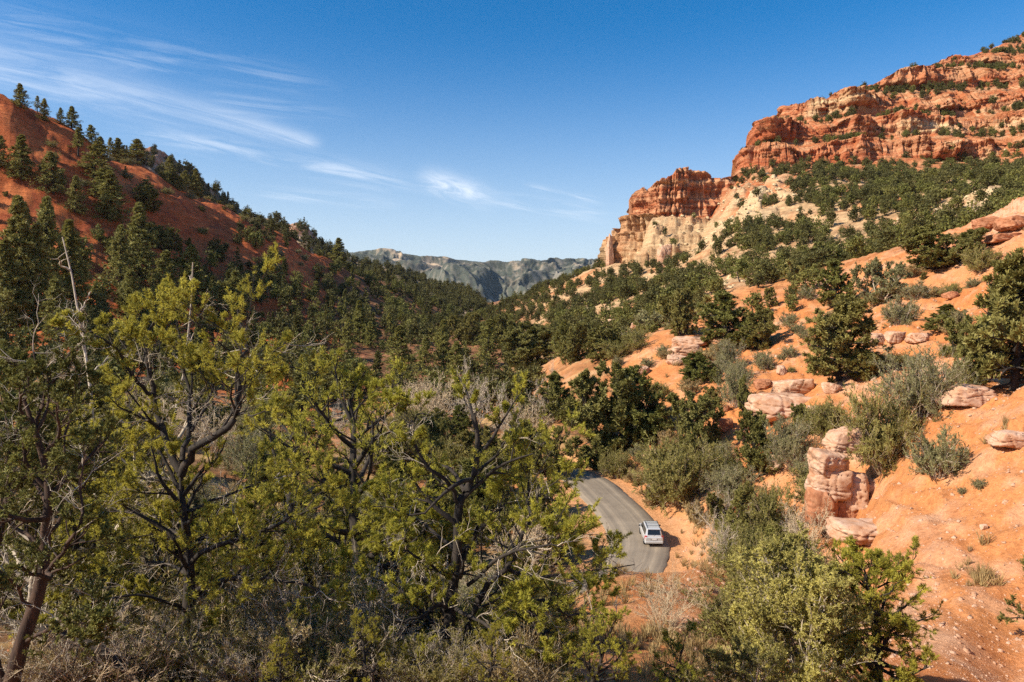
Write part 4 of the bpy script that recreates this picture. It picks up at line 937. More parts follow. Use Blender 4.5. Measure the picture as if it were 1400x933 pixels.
hero("pinyon_tree", "sprawling many-stemmed pinyon with bare dead upper twigs and one long low limb towards the road", 618, 13.2,
  [(612,985),(612,900),(616,830),(625,755),(628,690),(648,650),(653,600),(648,565)], .135, [
  ([(636,960,.1),(638,880,.1),(648,830,0),(670,798,-.1),(696,770,-.2),(711,740,-.2),(722,700,0),(722,660,.2),(738,620,.3)], .12),
  ([(628,690,0),(618,664,-.2),(587,642,-.5),(568,603,-.6),(560,580,-.5),(583,563,-.4)], .07),
  ([(700,800,-.1),(714,820,-.4),(743,822,-.7),(768,835,-.8),(811,840,-.8),(846,840,-.7)], .075),
  ([(690,775,-.1),(740,790,.2),(790,785,.4),(830,778,.5),(868,772,.5)], .06),
  ([(612,840,0),(600,829,-.3),(571,845,-.6),(543,849,-.8),(511,837,-.9)], .06),
  ([(612,870,0),(590,850,.4),(550,810,.9),(510,790,1.2),(480,785,1.4)], .06),
  ([(625,755,0),(590,725,.6),(550,700,1.),(510,690,1.2)], .06),
  ([(625,760,0),(660,720,.8),(690,690,1.2),(740,680,1.5),(765,690,1.6)], .06),
  ([(640,800,0),(690,760,-.8),(740,745,-1.2),(780,750,-1.3)], .06),
  ([(650,650,0),(680,620,.4),(700,590,.6),(712,560,.7)], .05),
  ([(620,830,0),(660,850,-.8),(700,880,-1.2),(750,890,-1.4)], .06),
  ([(616,850,0),(590,890,-.6),(550,900,-1.),(515,905,-1.1)], .06),
  ([(616,790,0),(570,760,-.7),(530,745,-1.)], .05)], 2, 'pinyon', 'bark', nl=11, c2=4, c3=5, low=.15, dead=.24, tn=14, tl=.068, tw=.0125, tsp=(.3, .5, .68, .85, 1.))
hero("juniper_tree", "shaggy red-barked juniper with thin olive foliage at the bottom left corner", 12, 11.2,
  [(8,960),(30,880),(55,800),(62,730),(66,660),(48,590),(32,545)], .125, [
  ([(8,940,0),(-15,850,.2),(-5,760,.3),(8,690,.4),(12,630,.5),(25,580,.6)], .10),
  ([(58,790,0),(85,755,-.3),(108,715,-.4),(112,660,-.3),(118,610,-.2)], .06),
  ([(64,690,0),(40,640,.6),(15,600,.9),(0,540,1.)], .05),
  ([(50,590,0),(65,545,.3),(50,500,.4),(42,470,.5)], .04),
  ([(62,730,0),(95,690,.8),(120,650,1.2),(140,600,1.4)], .05),
  ([(30,880,0),(80,850,-.5),(110,850,-.7),(150,870,-.9)], .05),
  ([(45,830,0),(10,790,-.6),(-30,760,-.8)], .05),
  ([(66,660,0),(90,600,.5),(105,545,.6),(110,500,.6)], .04)], 3, 'pinyon_far', 'redbark', nl=9, c2=6, c3=5, low=.35, tn=12, tl=.06, tw=.018, dead=.12)

def single(kind, label, px, D, w, parts, wm, lm, cat="tree", dz=0, rz=0., sc=1.0, top=None, h=None):
    x = (px - CX) / F * D; z = groundz(x, D)
    if top is not None: sc = max(.2, ((CY - top) / F * D - z) / h)
    return place(kind, cat, label, w, parts, M[wm], M[lm], (x, D, z + dz), rz, sc)
w, p = pinyon(11, 6.5, 2.1, nl=20, c2=6, c3=6, tl=.10, tw=.017, tn=9, low=.12)
single("pinyon_tree", "full bright green pinyon between the forked pine and the sprawling pinyon", 490, 19, w, p, 'bark', 'pinyon', top=500, h=6.2)
w, p = pinyon(12, 6, 1.9, nl=16, c2=6, c3=6, tl=.10, tw=.017, tn=9, low=.1)
single("pinyon_tree", "bushy pinyon showing behind the right limbs of the forked pine", 385, 22, w, p, 'bark', 'pinyon', top=545, h=5.7)
w, p = pinyon(13, 4, 1.7, nl=20, c2=8, c3=5, tl=.085, tw=.015, low=.05)
single("pinyon_tree", "low dark pinyon on the bottom edge under the long limb", 800, 11.5, w, p, 'bark', 'pinyon', top=835, h=3.8)
w, p = pinyon(14, 4, 1.6, nl=16, c2=7, c3=5, tl=.08, tw=.014, low=.05)
single("pinyon_tree", "small pinyon sapling with pale tips left of the sprawling pinyon's stems", 505, 11.6, w, p, 'bark', 'pinyon', top=848, h=3.7)
w, p = juniper(15, 4.2, 1.95, nl=84, c2=8, c3=6, tn=10, tl=.075, tw=.026, stems=4, dead=.0)
single("juniper_tree", "rounded pale yellow-green juniper with grey twigs showing, bottom right", 1080, 18.5, w, p, 'grey', 'paleleaf', top=768, h=4.1)
w, p = pinyon(16, 4.4, 1.7, nl=50, c2=8, c3=5, tl=.09, tw=.018, tn=10, low=.05, e=(-5, 55))
single("pinyon_tree", "open-branched pinyon leaning over the orange slope beside the pale juniper", 1205, 18.5, w, p, 'bark', 'pinyon', top=752, h=4.3)
w, p = juniper(17, 3.4, 1.1, nl=24, c2=6, c3=5, tn=9, tl=.07, tw=.025, stems=3)
single("juniper_tree", "dense juniper cut off by the right edge above the bare orange slope", 1425, 28, w, p, 'bark', 'juniper', top=730, h=3.3)
w, p = pinyon(18, 3.4, 1.5, nl=18, c2=7, c3=5, tl=.085, tw=.015, low=.03)
single("pinyon_tree", "dark low pinyon on the bottom edge below the end of the road", 925, 14.5, w, p, 'bark', 'pinyon', top=880, h=3.2)
w, p = juniper(19, 5, 1.6, nl=30, c2=7, c3=5, tn=8, tl=.08, tw=.026, stems=3)
single("juniper_tree", "olive juniper behind the corner juniper, half hidden by its stems", 70, 17, w, p, 'grey', 'juniper', top=520, h=4.8)
w, p = pinyon(20, 5, 1.7, nl=18, c2=7, c3=5, tl=.10, tw=.018, tn=8, low=.1)
single("pinyon_tree", "pinyon with thin crown standing behind the forked pine's left limbs", 165, 20, w, p, 'bark', 'pinyon', top=590, h=4.7)

w, p = pinyon(21, 3.2, 1.3, nl=22, c2=6, c3=5, tl=.07, tw=.013, tn=13, low=.02, e=(-8, 60))
single("pinyon_tree", "short bushy pinyon on the bottom edge under the sprawling pinyon's stems", 665, 10.9, w, p, 'bark', 'pinyon', top=868, h=3.0)
w, p = juniper(22, 2.6, 1.2, nl=40, c2=7, c3=5, tn=9, tl=.06, tw=.02, stems=3)
single("juniper_tree", "low olive juniper on the bottom edge left of the rounded pale juniper", 1010, 13.6, w, p, 'grey', 'olive', top=880, h=2.5)
w, p = pinyon(23, 3.2, 1.3, nl=22, c2=6, c3=5, tl=.07, tw=.013, tn=13, low=.02, e=(-8, 60))
single("pinyon_tree", "short pinyon on the bottom edge between the forked pine's foot and the sapling", 385, 10.6, w, p, 'bark', 'pinyon', top=888, h=3.0)
for sd, px_, D_t, top_, hh, lab_ in [(24, 95, 16.5, 655, 4.2, "dense low pinyon filling the gap between corner juniper and forked pine"), (25, 225, 17.5, 690, 3.8, "low pinyon seen through the forked pine's lower trunk"), (26, 335, 16.8, 668, 4.0, "rounded pinyon under the forked pine's right-hand limbs"),
                         (27, 445, 16.0, 720, 3.6, "short wide pinyon behind the bleached arching branches"), (28, 560, 18.5, 640, 4.4, "leafy pinyon just left of the sprawling pinyon's crown"), (29, 735, 17.0, 742, 3.6, "small pinyon behind the sprawling pinyon's right arm")]:
    w, p = pinyon(sd, hh, 1.55, nl=26, c2=6, c3=5, tl=.085, tw=.0155, tn=11, low=.03, e=(-8, 60), prof=lambda t: .95 * math.sqrt(max(.05, 1 - ((t - .32) / .74) ** 2)))
    single("pinyon_tree", lab_, px_, D_t, w, p, 'bark', 'pinyon', top=top_, h=hh * .96)
# low brush along the lip of the slope below the viewpoint
r9 = np.random.default_rng(909)
nearw = []
for i in range(3):
    w, p = shrub(90 + i, .9, .75, 60, 7, 6, .042, .011, bare=.35, c3=5, rad=.007); nearw.append((w.mesh("stem_wood", M['grey']), leaf_mesh("leaf_blades", p, M['olive' if i else 'straw']), "green_shrub"))
for i in range(2): nearw.append((barebush(95 + i, 1.0, .9, 20, 6, 5, 4, .008, 48).mesh("stem_wood", M['twig' if i else 'grey']), None, "bare_bush"))
for k, (px, D, top) in enumerate([(30,11.6,868),(95,12.2,872),(150,11.9,850),(205,12.3,872),(238,12.6,842),(300,12.4,838),(340,12.0,862),(395,12.5,842),(430,12.1,868),(470,12.6,838),(545,12.2,862),(590,11.8,880),(660,12.1,872),(705,11.8,886),(350,15,800),(420,16,770),(470,15.5,790),(180,15.5,800),(110,15,790),(300,16.5,790)]):
    wm_, lf_, nm_ = nearw[[3, 0, 4, 1, 3, 2][k % 6]]
    x = (px - CX) / F * D; z = groundz(x, D); s_ = max(.3, ((CY - top) / F * D - z) / .95)
    place(nm_, "shrub", "low scraggly brush among the trunks of the near pines" if lf_ else "tangle of fine dead twigs among the trunks of the near pines", wm_, lf_, None, None, (x, D, z - .03), r9.uniform(0, 6), s_, "brush among the near trunks" if lf_ else "dead twigs among the near trunks")

# dead wood near the viewpoint
def dead_thing(name, label, cat, px, D, w, rz=0., mat='grey', sc=1., part="stems"):
    x = (px - CX) / F * D
    e = link(name, w.mesh("bare_wood", M[mat]), None, (x, D, groundz(x, D) - .03), rz, sc); return tag(e, label, cat)
def top_to(px, D, top, h): return ((CY - top) / F * D - groundz((px - CX) / F * D, D)) / h
dead_thing("dead_snag", "tall bare grey snag with a forked top in front of the shaded firs", "dead tree", 148, 24, snag(31, 9, 8, 1.3, .07, (-.12, 0)), sc=top_to(138, 24, 298, 9))
dead_thing("dead_snag", "thin straight dead trunk right of the forked snag", "dead tree", 198, 24, snag(32, 8, 7, .5, .06), sc=top_to(198, 24, 352, 8))
dead_thing("dead_bush", "arching bleached white branches right of the forked pine's trunk", "dead bush", 455, 13.2, barebush(33, 2.2, 1.5, 12, 5, 4, 3, .022, 50), 1.)
dead_thing("dead_bush", "tangle of pale dead twigs under the forked pine's lowest right limb", "dead bush", 372, 13.8, barebush(34, 1.7, 1.4, 14, 6, 5, 3, .014, 45), 2.)
dead_thing("dead_bush", "bleached dead twigs at the foot of the corner juniper", "dead bush", 85, 12.0, barebush(35, 1.3, 1.2, 12, 5, 4, 3, .016, 40), 3.)
dead_thing("dead_bush", "leafless brown twigs rising in front of the end of the road", "dead bush", 905, 30, barebush(36, 2.9, 1.2, 12, 5, 4, 3, .014, 72), 3., 'twig')
wl = Wood(); b0 = point(120, 890, 11.8); b0[2] = groundz(b0[0], b0[1])
Q = smooth_path(np.array([point(58,862,11.9), point(110,878,11.8), point(150,898,11.7), point(188,935,11.6)]) - b0, 5); wl.add(Q[None], .10, .05, 8)
r_ = np.random.default_rng(37); P_, d_, t_ = children(r_, Q[None], 14, .1, 1., 30, 70, .3); Q_ = grow(r_, P_, d_, r_.uniform(.3, .9, 14), 6, .25, .0); wl.add(Q_, .018, .005, 4)
tag(link("fallen_log", wl.mesh("bare_wood", M['bark']), None, b0), "dark fallen limb with broken twigs between the corner juniper and forked pine", "log")

# ------------------------------------------------------------------ plant kinds for the middle distance
KINDS = {}; PUT = []
def kind(key, name, cat, w, parts, wm, lm, h, wd):
    sm = w.mesh("stem_wood", M[wm]); lmh = leaf_mesh("leaf_blades", parts, M[lm]) if parts is not None else None
    co = np.empty(len((lmh or sm).vertices) * 3, np.float32); (lmh or sm).vertices.foreach_get("co", co); co = co.reshape(-1, 3)
    h = float(np.percentile(co[:, 2], 99)); wd = float(np.percentile(np.hypot(co[:, 0], co[:, 1]), 96)) * 2     # its real height and spread
    KINDS[key] = (name, cat, sm, lmh, h, wd)
for i in range(3):
    w, p = pinyon(40 + i, 5, 1.85, nl=46, c2=7, c3=5, tn=6, tl=.20, tw=.07, low=.04, ctr=np.array([0, 0, 2.]), prof=lambda t: .95 * math.sqrt(max(.04, 1 - ((t - .3) / .74) ** 2)), e=(-10, 66), lean=(.15 * (i - 1), 0)); kind(f"P{i}", "pinyon_tree", "tree", w, p, 'bark', 'juniper' if i == 1 else 'pinyon_far', 4.9, 4.2)
    w, p = juniper(50 + i, 5, 1.9, nl=48, c2=7, c3=5, tn=7, tl=.19, tw=.075, stems=4, ctr=np.array([0, 0, 1.8])); kind(f"J{i}", "juniper_tree", "tree", w, p, 'bark', 'juniper', 4.9, 4.2)
    w, p = fir(60 + i, 10, 2.5 + .3 * i, 19 + i, 7, 6, 6, .32, .10, thin=.12 * i); kind(f"F{i}", "fir_tree", "tree", w, p, 'bark', 'fir', 10, 5.2)
w, p = juniper(55, 4, 1.9, nl=50, c2=7, c3=5, tn=7, tl=.15, tw=.06, stems=4, ctr=np.array([0, 0, 1.4])); kind("S0", "juniper_tree", "tree", w, p, 'grey', 'sage', 3.9, 4.2)
w, p = juniper(56, 5, 1.2, nl=40, c2=6, c3=5, tn=7, tl=.19, tw=.07, stems=2, ctr=np.array([0, 0, 1.8])); kind("N0", "juniper_tree", "tree", w, p, 'bark', 'juniper', 4.9, 2.7)
w, p = fir(66, 9, 1.9, 16, 5, 4, 3, .4, .14, gap=.25, thin=.35); kind("T0", "fir_tree", "tree", w, p, 'bark', 'fir', 9, 3.8)
w, p = shrub(70, 2, 1.3, 64, 8, 5, .13, .028, c3=5); kind("G0", "green_shrub", "shrub", w, p, 'twig', 'olive', 2.0, 2.7)
w, p = shrub(71, 2, 1.4, 56, 8, 5, .13, .026, bare=.15, c3=5); kind("G1", "green_shrub", "shrub", w, p, 'twig', 'olive', 2.0, 2.8)
w, p = shrub(72, 1.2, .9, 44, 6, 5, .10, .022, bare=.2); kind("A0", "sage_bush", "shrub", w, p, 'grey', 'sage', 1.2, 1.8)
w, p = shrub(73, 2.2, 1.5, 56, 8, 5, .12, .026, bare=.25, c3=5); kind("A1", "grey_shrub", "shrub", w, p, 'grey', 'sage', 2.2, 3.0)
w, p = shrub(76, .8, .7, 34, 5, 6, .12, .02, bare=.1); kind("Y0", "grass_clump", "plant", w, p, 'twig', 'straw', .8, 1.3)
kind("B0", "bare_bush", "shrub", barebush(74, 2.5, 1.5, 22, 6, 5, 3, .022), None, 'twig', 'sage', 2.4, 2.8)
kind("B1", "bare_bush", "shrub", barebush(75, 2.5, 1.5, 22, 6, 5, 3, .022, 70), None, 'grey', 'sage', 2.4, 2.4)
rp = np.random.default_rng(5)
def put(key, px, py, hp, wp=None, label=None, group=None, D=None, dmin=8):
    name, cat, sm, lm_, h, wd = KINDS[key]
    g = at(px, py, dmin) if D is None else np.array([(px - CX) / F * D, D, groundz((px - CX) / F * D, D)])
    if D is None: PUT.append((px, py, wp or hp, hp, g[1]))
    hp, wp = hp * 1.08, wp and wp * 1.12
    s = hp * g[1] / F / h; sw = (wp * g[1] / F / wd) if wp else s
    return place(name, cat, label, sm, lm_, None, None, (g[0], g[1], g[2] - .04), rp.uniform(0, 6.28), (sw, sw, s), group)
for a in [
 ("J0",825,618,108,92,"large round dark green juniper above the far bend of the road"),
 ("P0",882,603,92,78,"spreading green pinyon just right of the round juniper above the road bend"),
 ("J1",948,628,82,72,"grey-olive juniper between the round roadside shrub and red boulder"),
 ("G0",926,690,78,98,"fluffy round green shrub on the bank right above the white vehicle"),
 ("J2",1030,652,78,76,"yellowish green juniper below the big pale slab rock"),
 ("A1",1083,642,64,62,"grey-green shrub right of the yellowish juniper under the pale slab"),
 ("G1",1205,645,104,112,"big grey-green shrub growing against the pink rock stack"),
 ("A1",1258,578,88,108,"wide grey shrub uphill behind the shrub at the rock stack"),
 ("P1",1147,522,102,88,"tall pinyon alone on the orange slope above the pale slab rock"),
 ("J0",1182,520,36,46,"low dark juniper tucked against the tall lone pinyon's right side"),
 ("P2",1150,420,58,50,"upright pinyon on the upper orange slope left of the blue-grey juniper"),
 ("S0",1207,416,54,62,"domed blue-grey juniper on the upper orange slope"),
 ("J2",1057,421,24,24,"little round juniper standing apart on the bare orange slope"),
 ("P0",1276,370,54,66,"pinyon with a bare crooked trunk near the top of the orange slope"),
 ("J1",1318,364,44,58,"dark juniper pressed against the crooked pinyon's right side"),
 ("G0",1342,374,28,46,"green shrub below the rocky mound at the slope's top"),
 ("P1",1385,535,172,128,"very large dense pinyon at the right edge above the pink slope"),
 ("J1",1325,522,80,60,"olive juniper forming the left skirt of the large edge pinyon"),
 ("P2",1003,474,68,72,"spreading dark pinyon in the middle of the orange slope"),
 ("J0",1036,478,54,50,"dark juniper with dead lower twigs joined to the spreading mid-slope pinyon"),
 ("J2",935,458,56,50,"upright dark juniper above the mushroom-shaped rock"),
 ("A1",997,502,34,40,"grey-green shrub below the spreading mid-slope pinyon"),
 ("A1",1004,558,58,44,"tall grey shrub left of the big pale slab rock"),
 ("N0",1019,575,54,26,"narrow dark juniper at the left end of the pale slab rock"),
 ("P0",956,522,36,52,"open thin pinyon below the mushroom-shaped rock"),
 ("J1",782,498,52,46,"dark juniper at the lower tip of the long orange patch"),
 ("J0",826,492,44,50,"round juniper on the upper edge of the long orange patch"),
 ("G1",868,480,28,40,"green shrub above the long orange patch, left of the mushroom rock"),
 ("G0",841,492,20,36,"low green shrub below the round juniper on the orange patch"),
 ("A0",844,502,12,16,"tiny sage bush alone on the long orange patch"),
 ("A0",885,503,12,20,"sage bush just right of the small boulder on the orange patch"),
 ("A0",908,486,13,20,"sage bush left of the mushroom-shaped rock"),
 ("A0",1046,505,22,28,"sage bush on bare orange ground above the rounded boulder"),
 ("A0",1080,488,14,20,"small sage bush uphill left of the tall lone pinyon"),
 ("A0",1079,445,16,26,"grey bush in the open between mid-slope pinyon and lone pinyon"),
 ("A0",1103,410,16,24,"small sage bush left of the upright pinyon on upper slope"),
 ("A0",1100,464,12,18,"tiny sage bush on pale ground left of the lone pinyon's top"),
 ("A0",1232,444,34,46,"spiky grey sage bush below the domed blue-grey juniper"),
 ("P2",1284,455,34,48,"small dark pinyon right of the spiky sage bush"),
 ("A0",1309,452,24,34,"grey sage bush touching the small dark pinyon's right side"),
 ("A0",1252,410,20,40,"low sage clump right of the domed blue-grey juniper"),
 ("Y0",1275,406,12,26,"yellow-green low plant at the right end of the sage clump"),
 ("G0",1222,502,16,34,"low yellow-green shrub right of the lone pinyon's foot"),
 ("B1",1192,496,22,40,"bare grey brush at the right foot of the tall lone pinyon"),
 ("A0",1282,655,58,70,"dry grey half-bare bush on the smooth pink slope"),
 ("A0",1340,668,12,20,"tiny grey tuft on the smooth pink slope"),
 ("A0",1316,676,9,12,"tinier grey tuft on the smooth pink slope, below its twin"),
 ("N0",999,748,82,54,"dark upright juniper in the draw right of the vehicle"),
 ("G1",1052,742,70,76,"olive shrub between the upright juniper and the rock stack"),
 ("P0",1071,782,58,50,"bright green young pinyon below the rock stack"),
 ("G1",1016,802,64,78,"olive shrub below the upright juniper in the draw"),
 ("B1",985,778,70,54,"pale leafless bush left of the upright juniper in the draw"),
 ("B0",1103,762,74,66,"brown leafless bush at the foot of the rock stack"),
 ("G0",1128,600,44,54,"green shrub behind the top of the rock stack"),
 ("J2",1102,598,40,40,"olive juniper left of the shrub behind the rock stack"),
 ("B1",985,735,60,60,"pale brush behind the upright juniper in the draw"),
 ("A1",1003,690,50,66,"grey shrub above the upright juniper in the draw"),
 ("B0",905,850,60,60,"thin brown brush on the orange bank below the vehicle"),
 ("B1",650,592,84,80,"tall pale leafless thicket in the valley bottom, tallest of its row"),
 ("B0",595,585,66,80,"beige leafless thicket left of the tallest pale thicket"),
 ("B1",700,600,62,80,"grey leafless thicket right of the tallest pale thicket"),
 ("B0",560,575,50,60,"beige leafless thicket next to the full bright pinyon's top"),
 ("B1",745,585,74,60,"grey leafless bush by the round juniper above the road bend"),
 ("P2",770,575,60,54,"yellow-green pinyon between the grey leafless bush and round juniper"),
 ("G0",845,655,34,44,"low green shrub on the bank above the far road bend"),
 ("Y0",872,662,18,30,"dry yellow grass clump on the road bank above the bend"),
 ("Y0",898,690,26,40,"dry yellow grass clump left of the round roadside shrub"),
 ("Y0",958,720,30,40,"dry yellow grass clump on the bank right of the vehicle"),
 ("J0",812,640,30,44,"small dark juniper at the inside foot of the round roadside juniper"),
 ("J1",752,652,62,56,"dark juniper at the road's far end where it bends out of sight"),
 ("P1",700,650,70,62,"pinyon hiding the road beyond its far bend"),
 ("J0",655,655,64,60,"round juniper left of the pinyon that hides the road"),
 ("G0",612,655,50,66,"wide shrub in the valley bottom left of the hidden road"),
 ("J2",572,650,60,56,"olive juniper at the left end of the hidden road's row"),
 # conifers of the valley floor and the shaded foot of the red hill
 ("F0",491,468,52,26,"sunlit narrow fir on the shaded slope, tallest of the upper trio"),
 ("F1",477,490,50,27,"fir below and left of the sunlit narrow fir"),
 ("F2",507,476,32,22,"small fir right of the sunlit narrow fir"),
 ("F1",535,466,34,18,"slim fir alone right of the upper trio of firs"),
 ("F0",547,503,52,36,"broad pale fir at the near edge of the shaded slope"),
 ("F2",580,513,48,28,"light green fir between the broad pale fir and the spire fir"),
 ("F0",606,508,64,27,"darkest spire-shaped fir in the middle of the valley"),
 ("F1",627,524,52,38,"broad fir right of the spire-shaped fir"),
 ("F2",666,503,60,38,"fir with a pointed crown above the pale thickets"),
 ("F1",774,490,46,36,"fir at the foot of the wooded slope by the orange patch tip"),
 ("J0",725,504,56,64,"wide round dark juniper between the pointed fir and the orange patch"),
 ("J1",636,472,40,46,"round juniper on the rise behind the spire-shaped fir"),
 ("J2",692,480,44,48,"dark juniper behind the pointed fir and the wide juniper"),
 ("F0",25,440,156,62,"tallest sunlit fir of the clump at the left edge"),
 ("F1",65,436,150,56,"second tall fir beside the tallest one at the left edge"),
 ("F2",45,450,130,50,"fir squeezed between the two tall left edge firs"),
 ("F1",99,436,122,56,"fir at the right end of the left edge clump"),
 ("F0",8,450,110,50,"fir cut by the picture's left edge in the clump"),
 ("F2",80,470,80,44,"short pale fir in front of the left edge clump"),
 ("F0",190,385,96,46,"sunlit fir standing free right of the forked snag"),
 ("F1",166,400,82,40,"fir just left of the free-standing sunlit fir"),
 ("F2",176,440,64,40,"dark fir below the free-standing sunlit fir"),
 ("F1",267,420,76,50,"bushy fir on the shaded foot of the red hill"),
 ("F0",370,395,50,24,"small sunlit fir on the red slope's lower right"),
 ("F2",222,420,70,44,"fir between the free-standing fir and the bushy fir"),
 ("F2",322,430,54,40,"rounded fir below the red slope's middle"),
 ("F0",30,247,56,32,"dark fir on the open red face at the left edge"),
 ("F1",73,268,52,34,"darkest fir on the open red face"),
 ("F2",103,294,46,26,"slender fir below the darkest fir on the red face"),
 ("T0",107,214,36,18,"thin fir just under the red ridge line"),
 ("F1",128,244,46,44,"bushy dark fir in the gully of the red face"),
 ("F0",150,304,64,38,"dark fir low in the gully of the red face"),
 ("F2",140,275,40,34,"dark fir in the gully between two others"),
 ("F1",0,232,40,24,"fir half cut by the left edge high on the red face"),
 ("J0",200,290,30,32,"round dark juniper in the middle of the red face"),
 ("J1",225,345,32,40,"dark juniper at the red face's shaded lower edge"),
 ("F0",27,147,30,19,"leftmost fir on the red ridge line against the sky"),
 ("T0",51,156,22,10,"thin dying fir second on the red ridge line"),
 ("F1",61,166,28,16,"short green fir third on the red ridge line"),
 ("F2",82,170,20,12,"very small fir fourth on the red ridge line"),
 ("F0",98,175,27,17,"dark fir fifth on the red ridge line"),
 ("F2",126,187,24,19,"fir sixth on the red ridge line, left of a close pair"),
 ("F1",139,193,22,20,"broad short fir seventh on the red ridge line"),
 ("T0",151,198,28,14,"dying fir with gaps, eighth on the red ridge line"),
 ("F0",161,205,30,22,"full fir ninth on the red ridge line"),
 ("T0",188,218,32,26,"sparse see-through fir tenth on the red ridge line"),
 ("F1",234,248,34,20,"dark fir on the ridge line right of the reddish outcrop"),
 ("F2",251,258,26,22,"short fir on the ridge line right of the dark one"),
 ("F0",268,268,34,16,"slim fir standing clear on the lower ridge line"),
 ("J2",243,254,22,26,"low juniper between two ridge line firs"),
 ("F0",463,358,32,24,"fir on the skyline where the red hill meets the wooded spur"),
]: put(*a[:5], label=a[5])
# ------------------------------------------------------------------ boulders
def stone(px, py, wp, hp, label, seed, mat='rock', depth=1.0, D=None, tilt=0., name="boulder", group=None, rough=.2, rz=None):
    g = at(px, py, 20) if D is None else np.array([(px - CX) / F * D, D, (CY - py) / F * D])
    sx = wp * g[1] / F / 2 * 1.08; sz = hp * g[1] / F / 2 * 1.12
    me = rock_mesh("stone_block", seed, sx, sx * depth, sz, M[mat], rough)
    o = link(name, me, None, (g[0], g[1] + sx * depth * .3, g[2] + sz * (.82 if D is not None else .62))); o.rotation_euler = (0, tilt, (seed * 1.3) % .6 - .3 if rz is None else rz)
    return tag(o, label, "rock", group)
DS0 = at(1150, 724, 20)[1]
for px, py, wp, hp, lab, sd, mt in [
 (1126,720,42,52,"orange bottom block of the pink rock stack",1,'redrock'),(1157,720,28,36,"small dark block wedged low in the rock stack",2,'redrock'),
 (1134,682,50,40,"middle block of the pink rock stack, under the sloping cap",3,'rock'),(1137,652,52,34,"thick cap block of the pink rock stack",4,'rock'),
 (1152,618,40,30,"sloping slab leaning on top of the rock stack",5,'rock'),(1169,692,40,48,"rounded block beside the rock stack, right of its gap",6,'rock'),
 (1197,682,28,22,"small round stone right of the rock stack",7,'rock')]:
    stone(px, py, wp * 1.02, hp * 1.03, lab, sd, mt, .95, DS0 + (.0 if sd != 5 else .8))
for px, py, wp, hp, lab, sd, mt, dp in [
 (1180,742,84,30,"pale sloping rock apron below the rounded block",8,'rock',1.0),
 (1066,572,78,36,"big pale pink slab rock below the orange slope",9,'rock',.8),(1086,541,50,24,"rounded boulder perched above the big pale slab",10,'rock',.8),
 (1117,573,26,20,"broken pale block at the right end of the big slab",11,'rock',1.),(1139,537,22,14,"flat whitish stone right of the rounded boulder",12,'rock',1.),
 (1045,531,26,14,"orange ledge stone left of the rounded boulder",13,'redrock',1.),(1069,512,13,14,"small grey stone above the rounded boulder",14,'rock',1.),
 (988,592,26,24,"dark red boulder at the left end of the slab ledge",15,'redrock',1.),(993,562,10,9,"small red stone above the dark red boulder",16,'redrock',1.),
 (938,486,42,14,"stem block under the mushroom-shaped rock",17,'rock',.8),(945,474,50,15,"mushroom-shaped cap rock on the orange slope",18,'rock',.8),
 (925,498,26,14,"pale ledge stone below the mushroom-shaped rock",19,'rock',.8),
 (879,513,20,13,"small boulder alone on the long orange patch",20,'rock',1.),(1302,409,17,10,"dark red boulder below the rocky mound",21,'redrock',1.),
 (1197,473,32,19,"tan boulder with layered edge under the spiky sage bush",22,'rock',.8),(1225,471,26,17,"crumbling tan stone right of the layered boulder",23,'rock',.8),
 (1258,468,26,14,"crumbling stone left of the small dark pinyon",24,'rock',.8),(1327,553,66,30,"broad pink boulder under the large edge pinyon",25,'rock',.8),
 (1384,610,50,24,"pink slab half buried in the smooth slope at right edge",26,'rock',.9),
 (1352,318,34,17,"flat-topped boulder on the left of the rocky mound",27,'redrock',1.),(1388,316,40,20,"long boulder on the right of the rocky mound",28,'redrock',1.),
 (1368,332,40,13,"ledge stone at the foot of the rocky mound",29,'redrock',1.),(850,446,32,10,"left ledge block of the low rock band above the orange patch",30,'rock',.7),
 (882,450,36,11,"right ledge block of the low rock band above the orange patch",31,'rock',.7),
 (1212,618,30,18,"pink stone beside the shrub at the rock stack",32,'rock',1.),(1250,820,9,8,"white pebble-sized stone low on the orange slope",33,'rock',1.),(1346,725,9,8,"pale stone in the middle of the smooth orange slope",34,'rock',1.),
 (895,632,30,20,"pink boulder on the bank above the round roadside shrub",35,'rock',1.),(1060,640,24,20,"pink boulder among the shrubs below the big slab",36,'rock',1.)]:
    stone(px, py, wp, hp, lab, sd, mt, dp)
# the tan pinnacle stones at the foot of the spur
stone(909,364,20,34,"pale leaning pinnacle at the foot of the red and tan spur",40,'rock',.7,name="rock_pinnacle",rough=.3)
stone(834,362,9,44,"narrow tan pillar at the left tip of the spur",41,'rock',1.,name="rock_pinnacle",rough=.3)

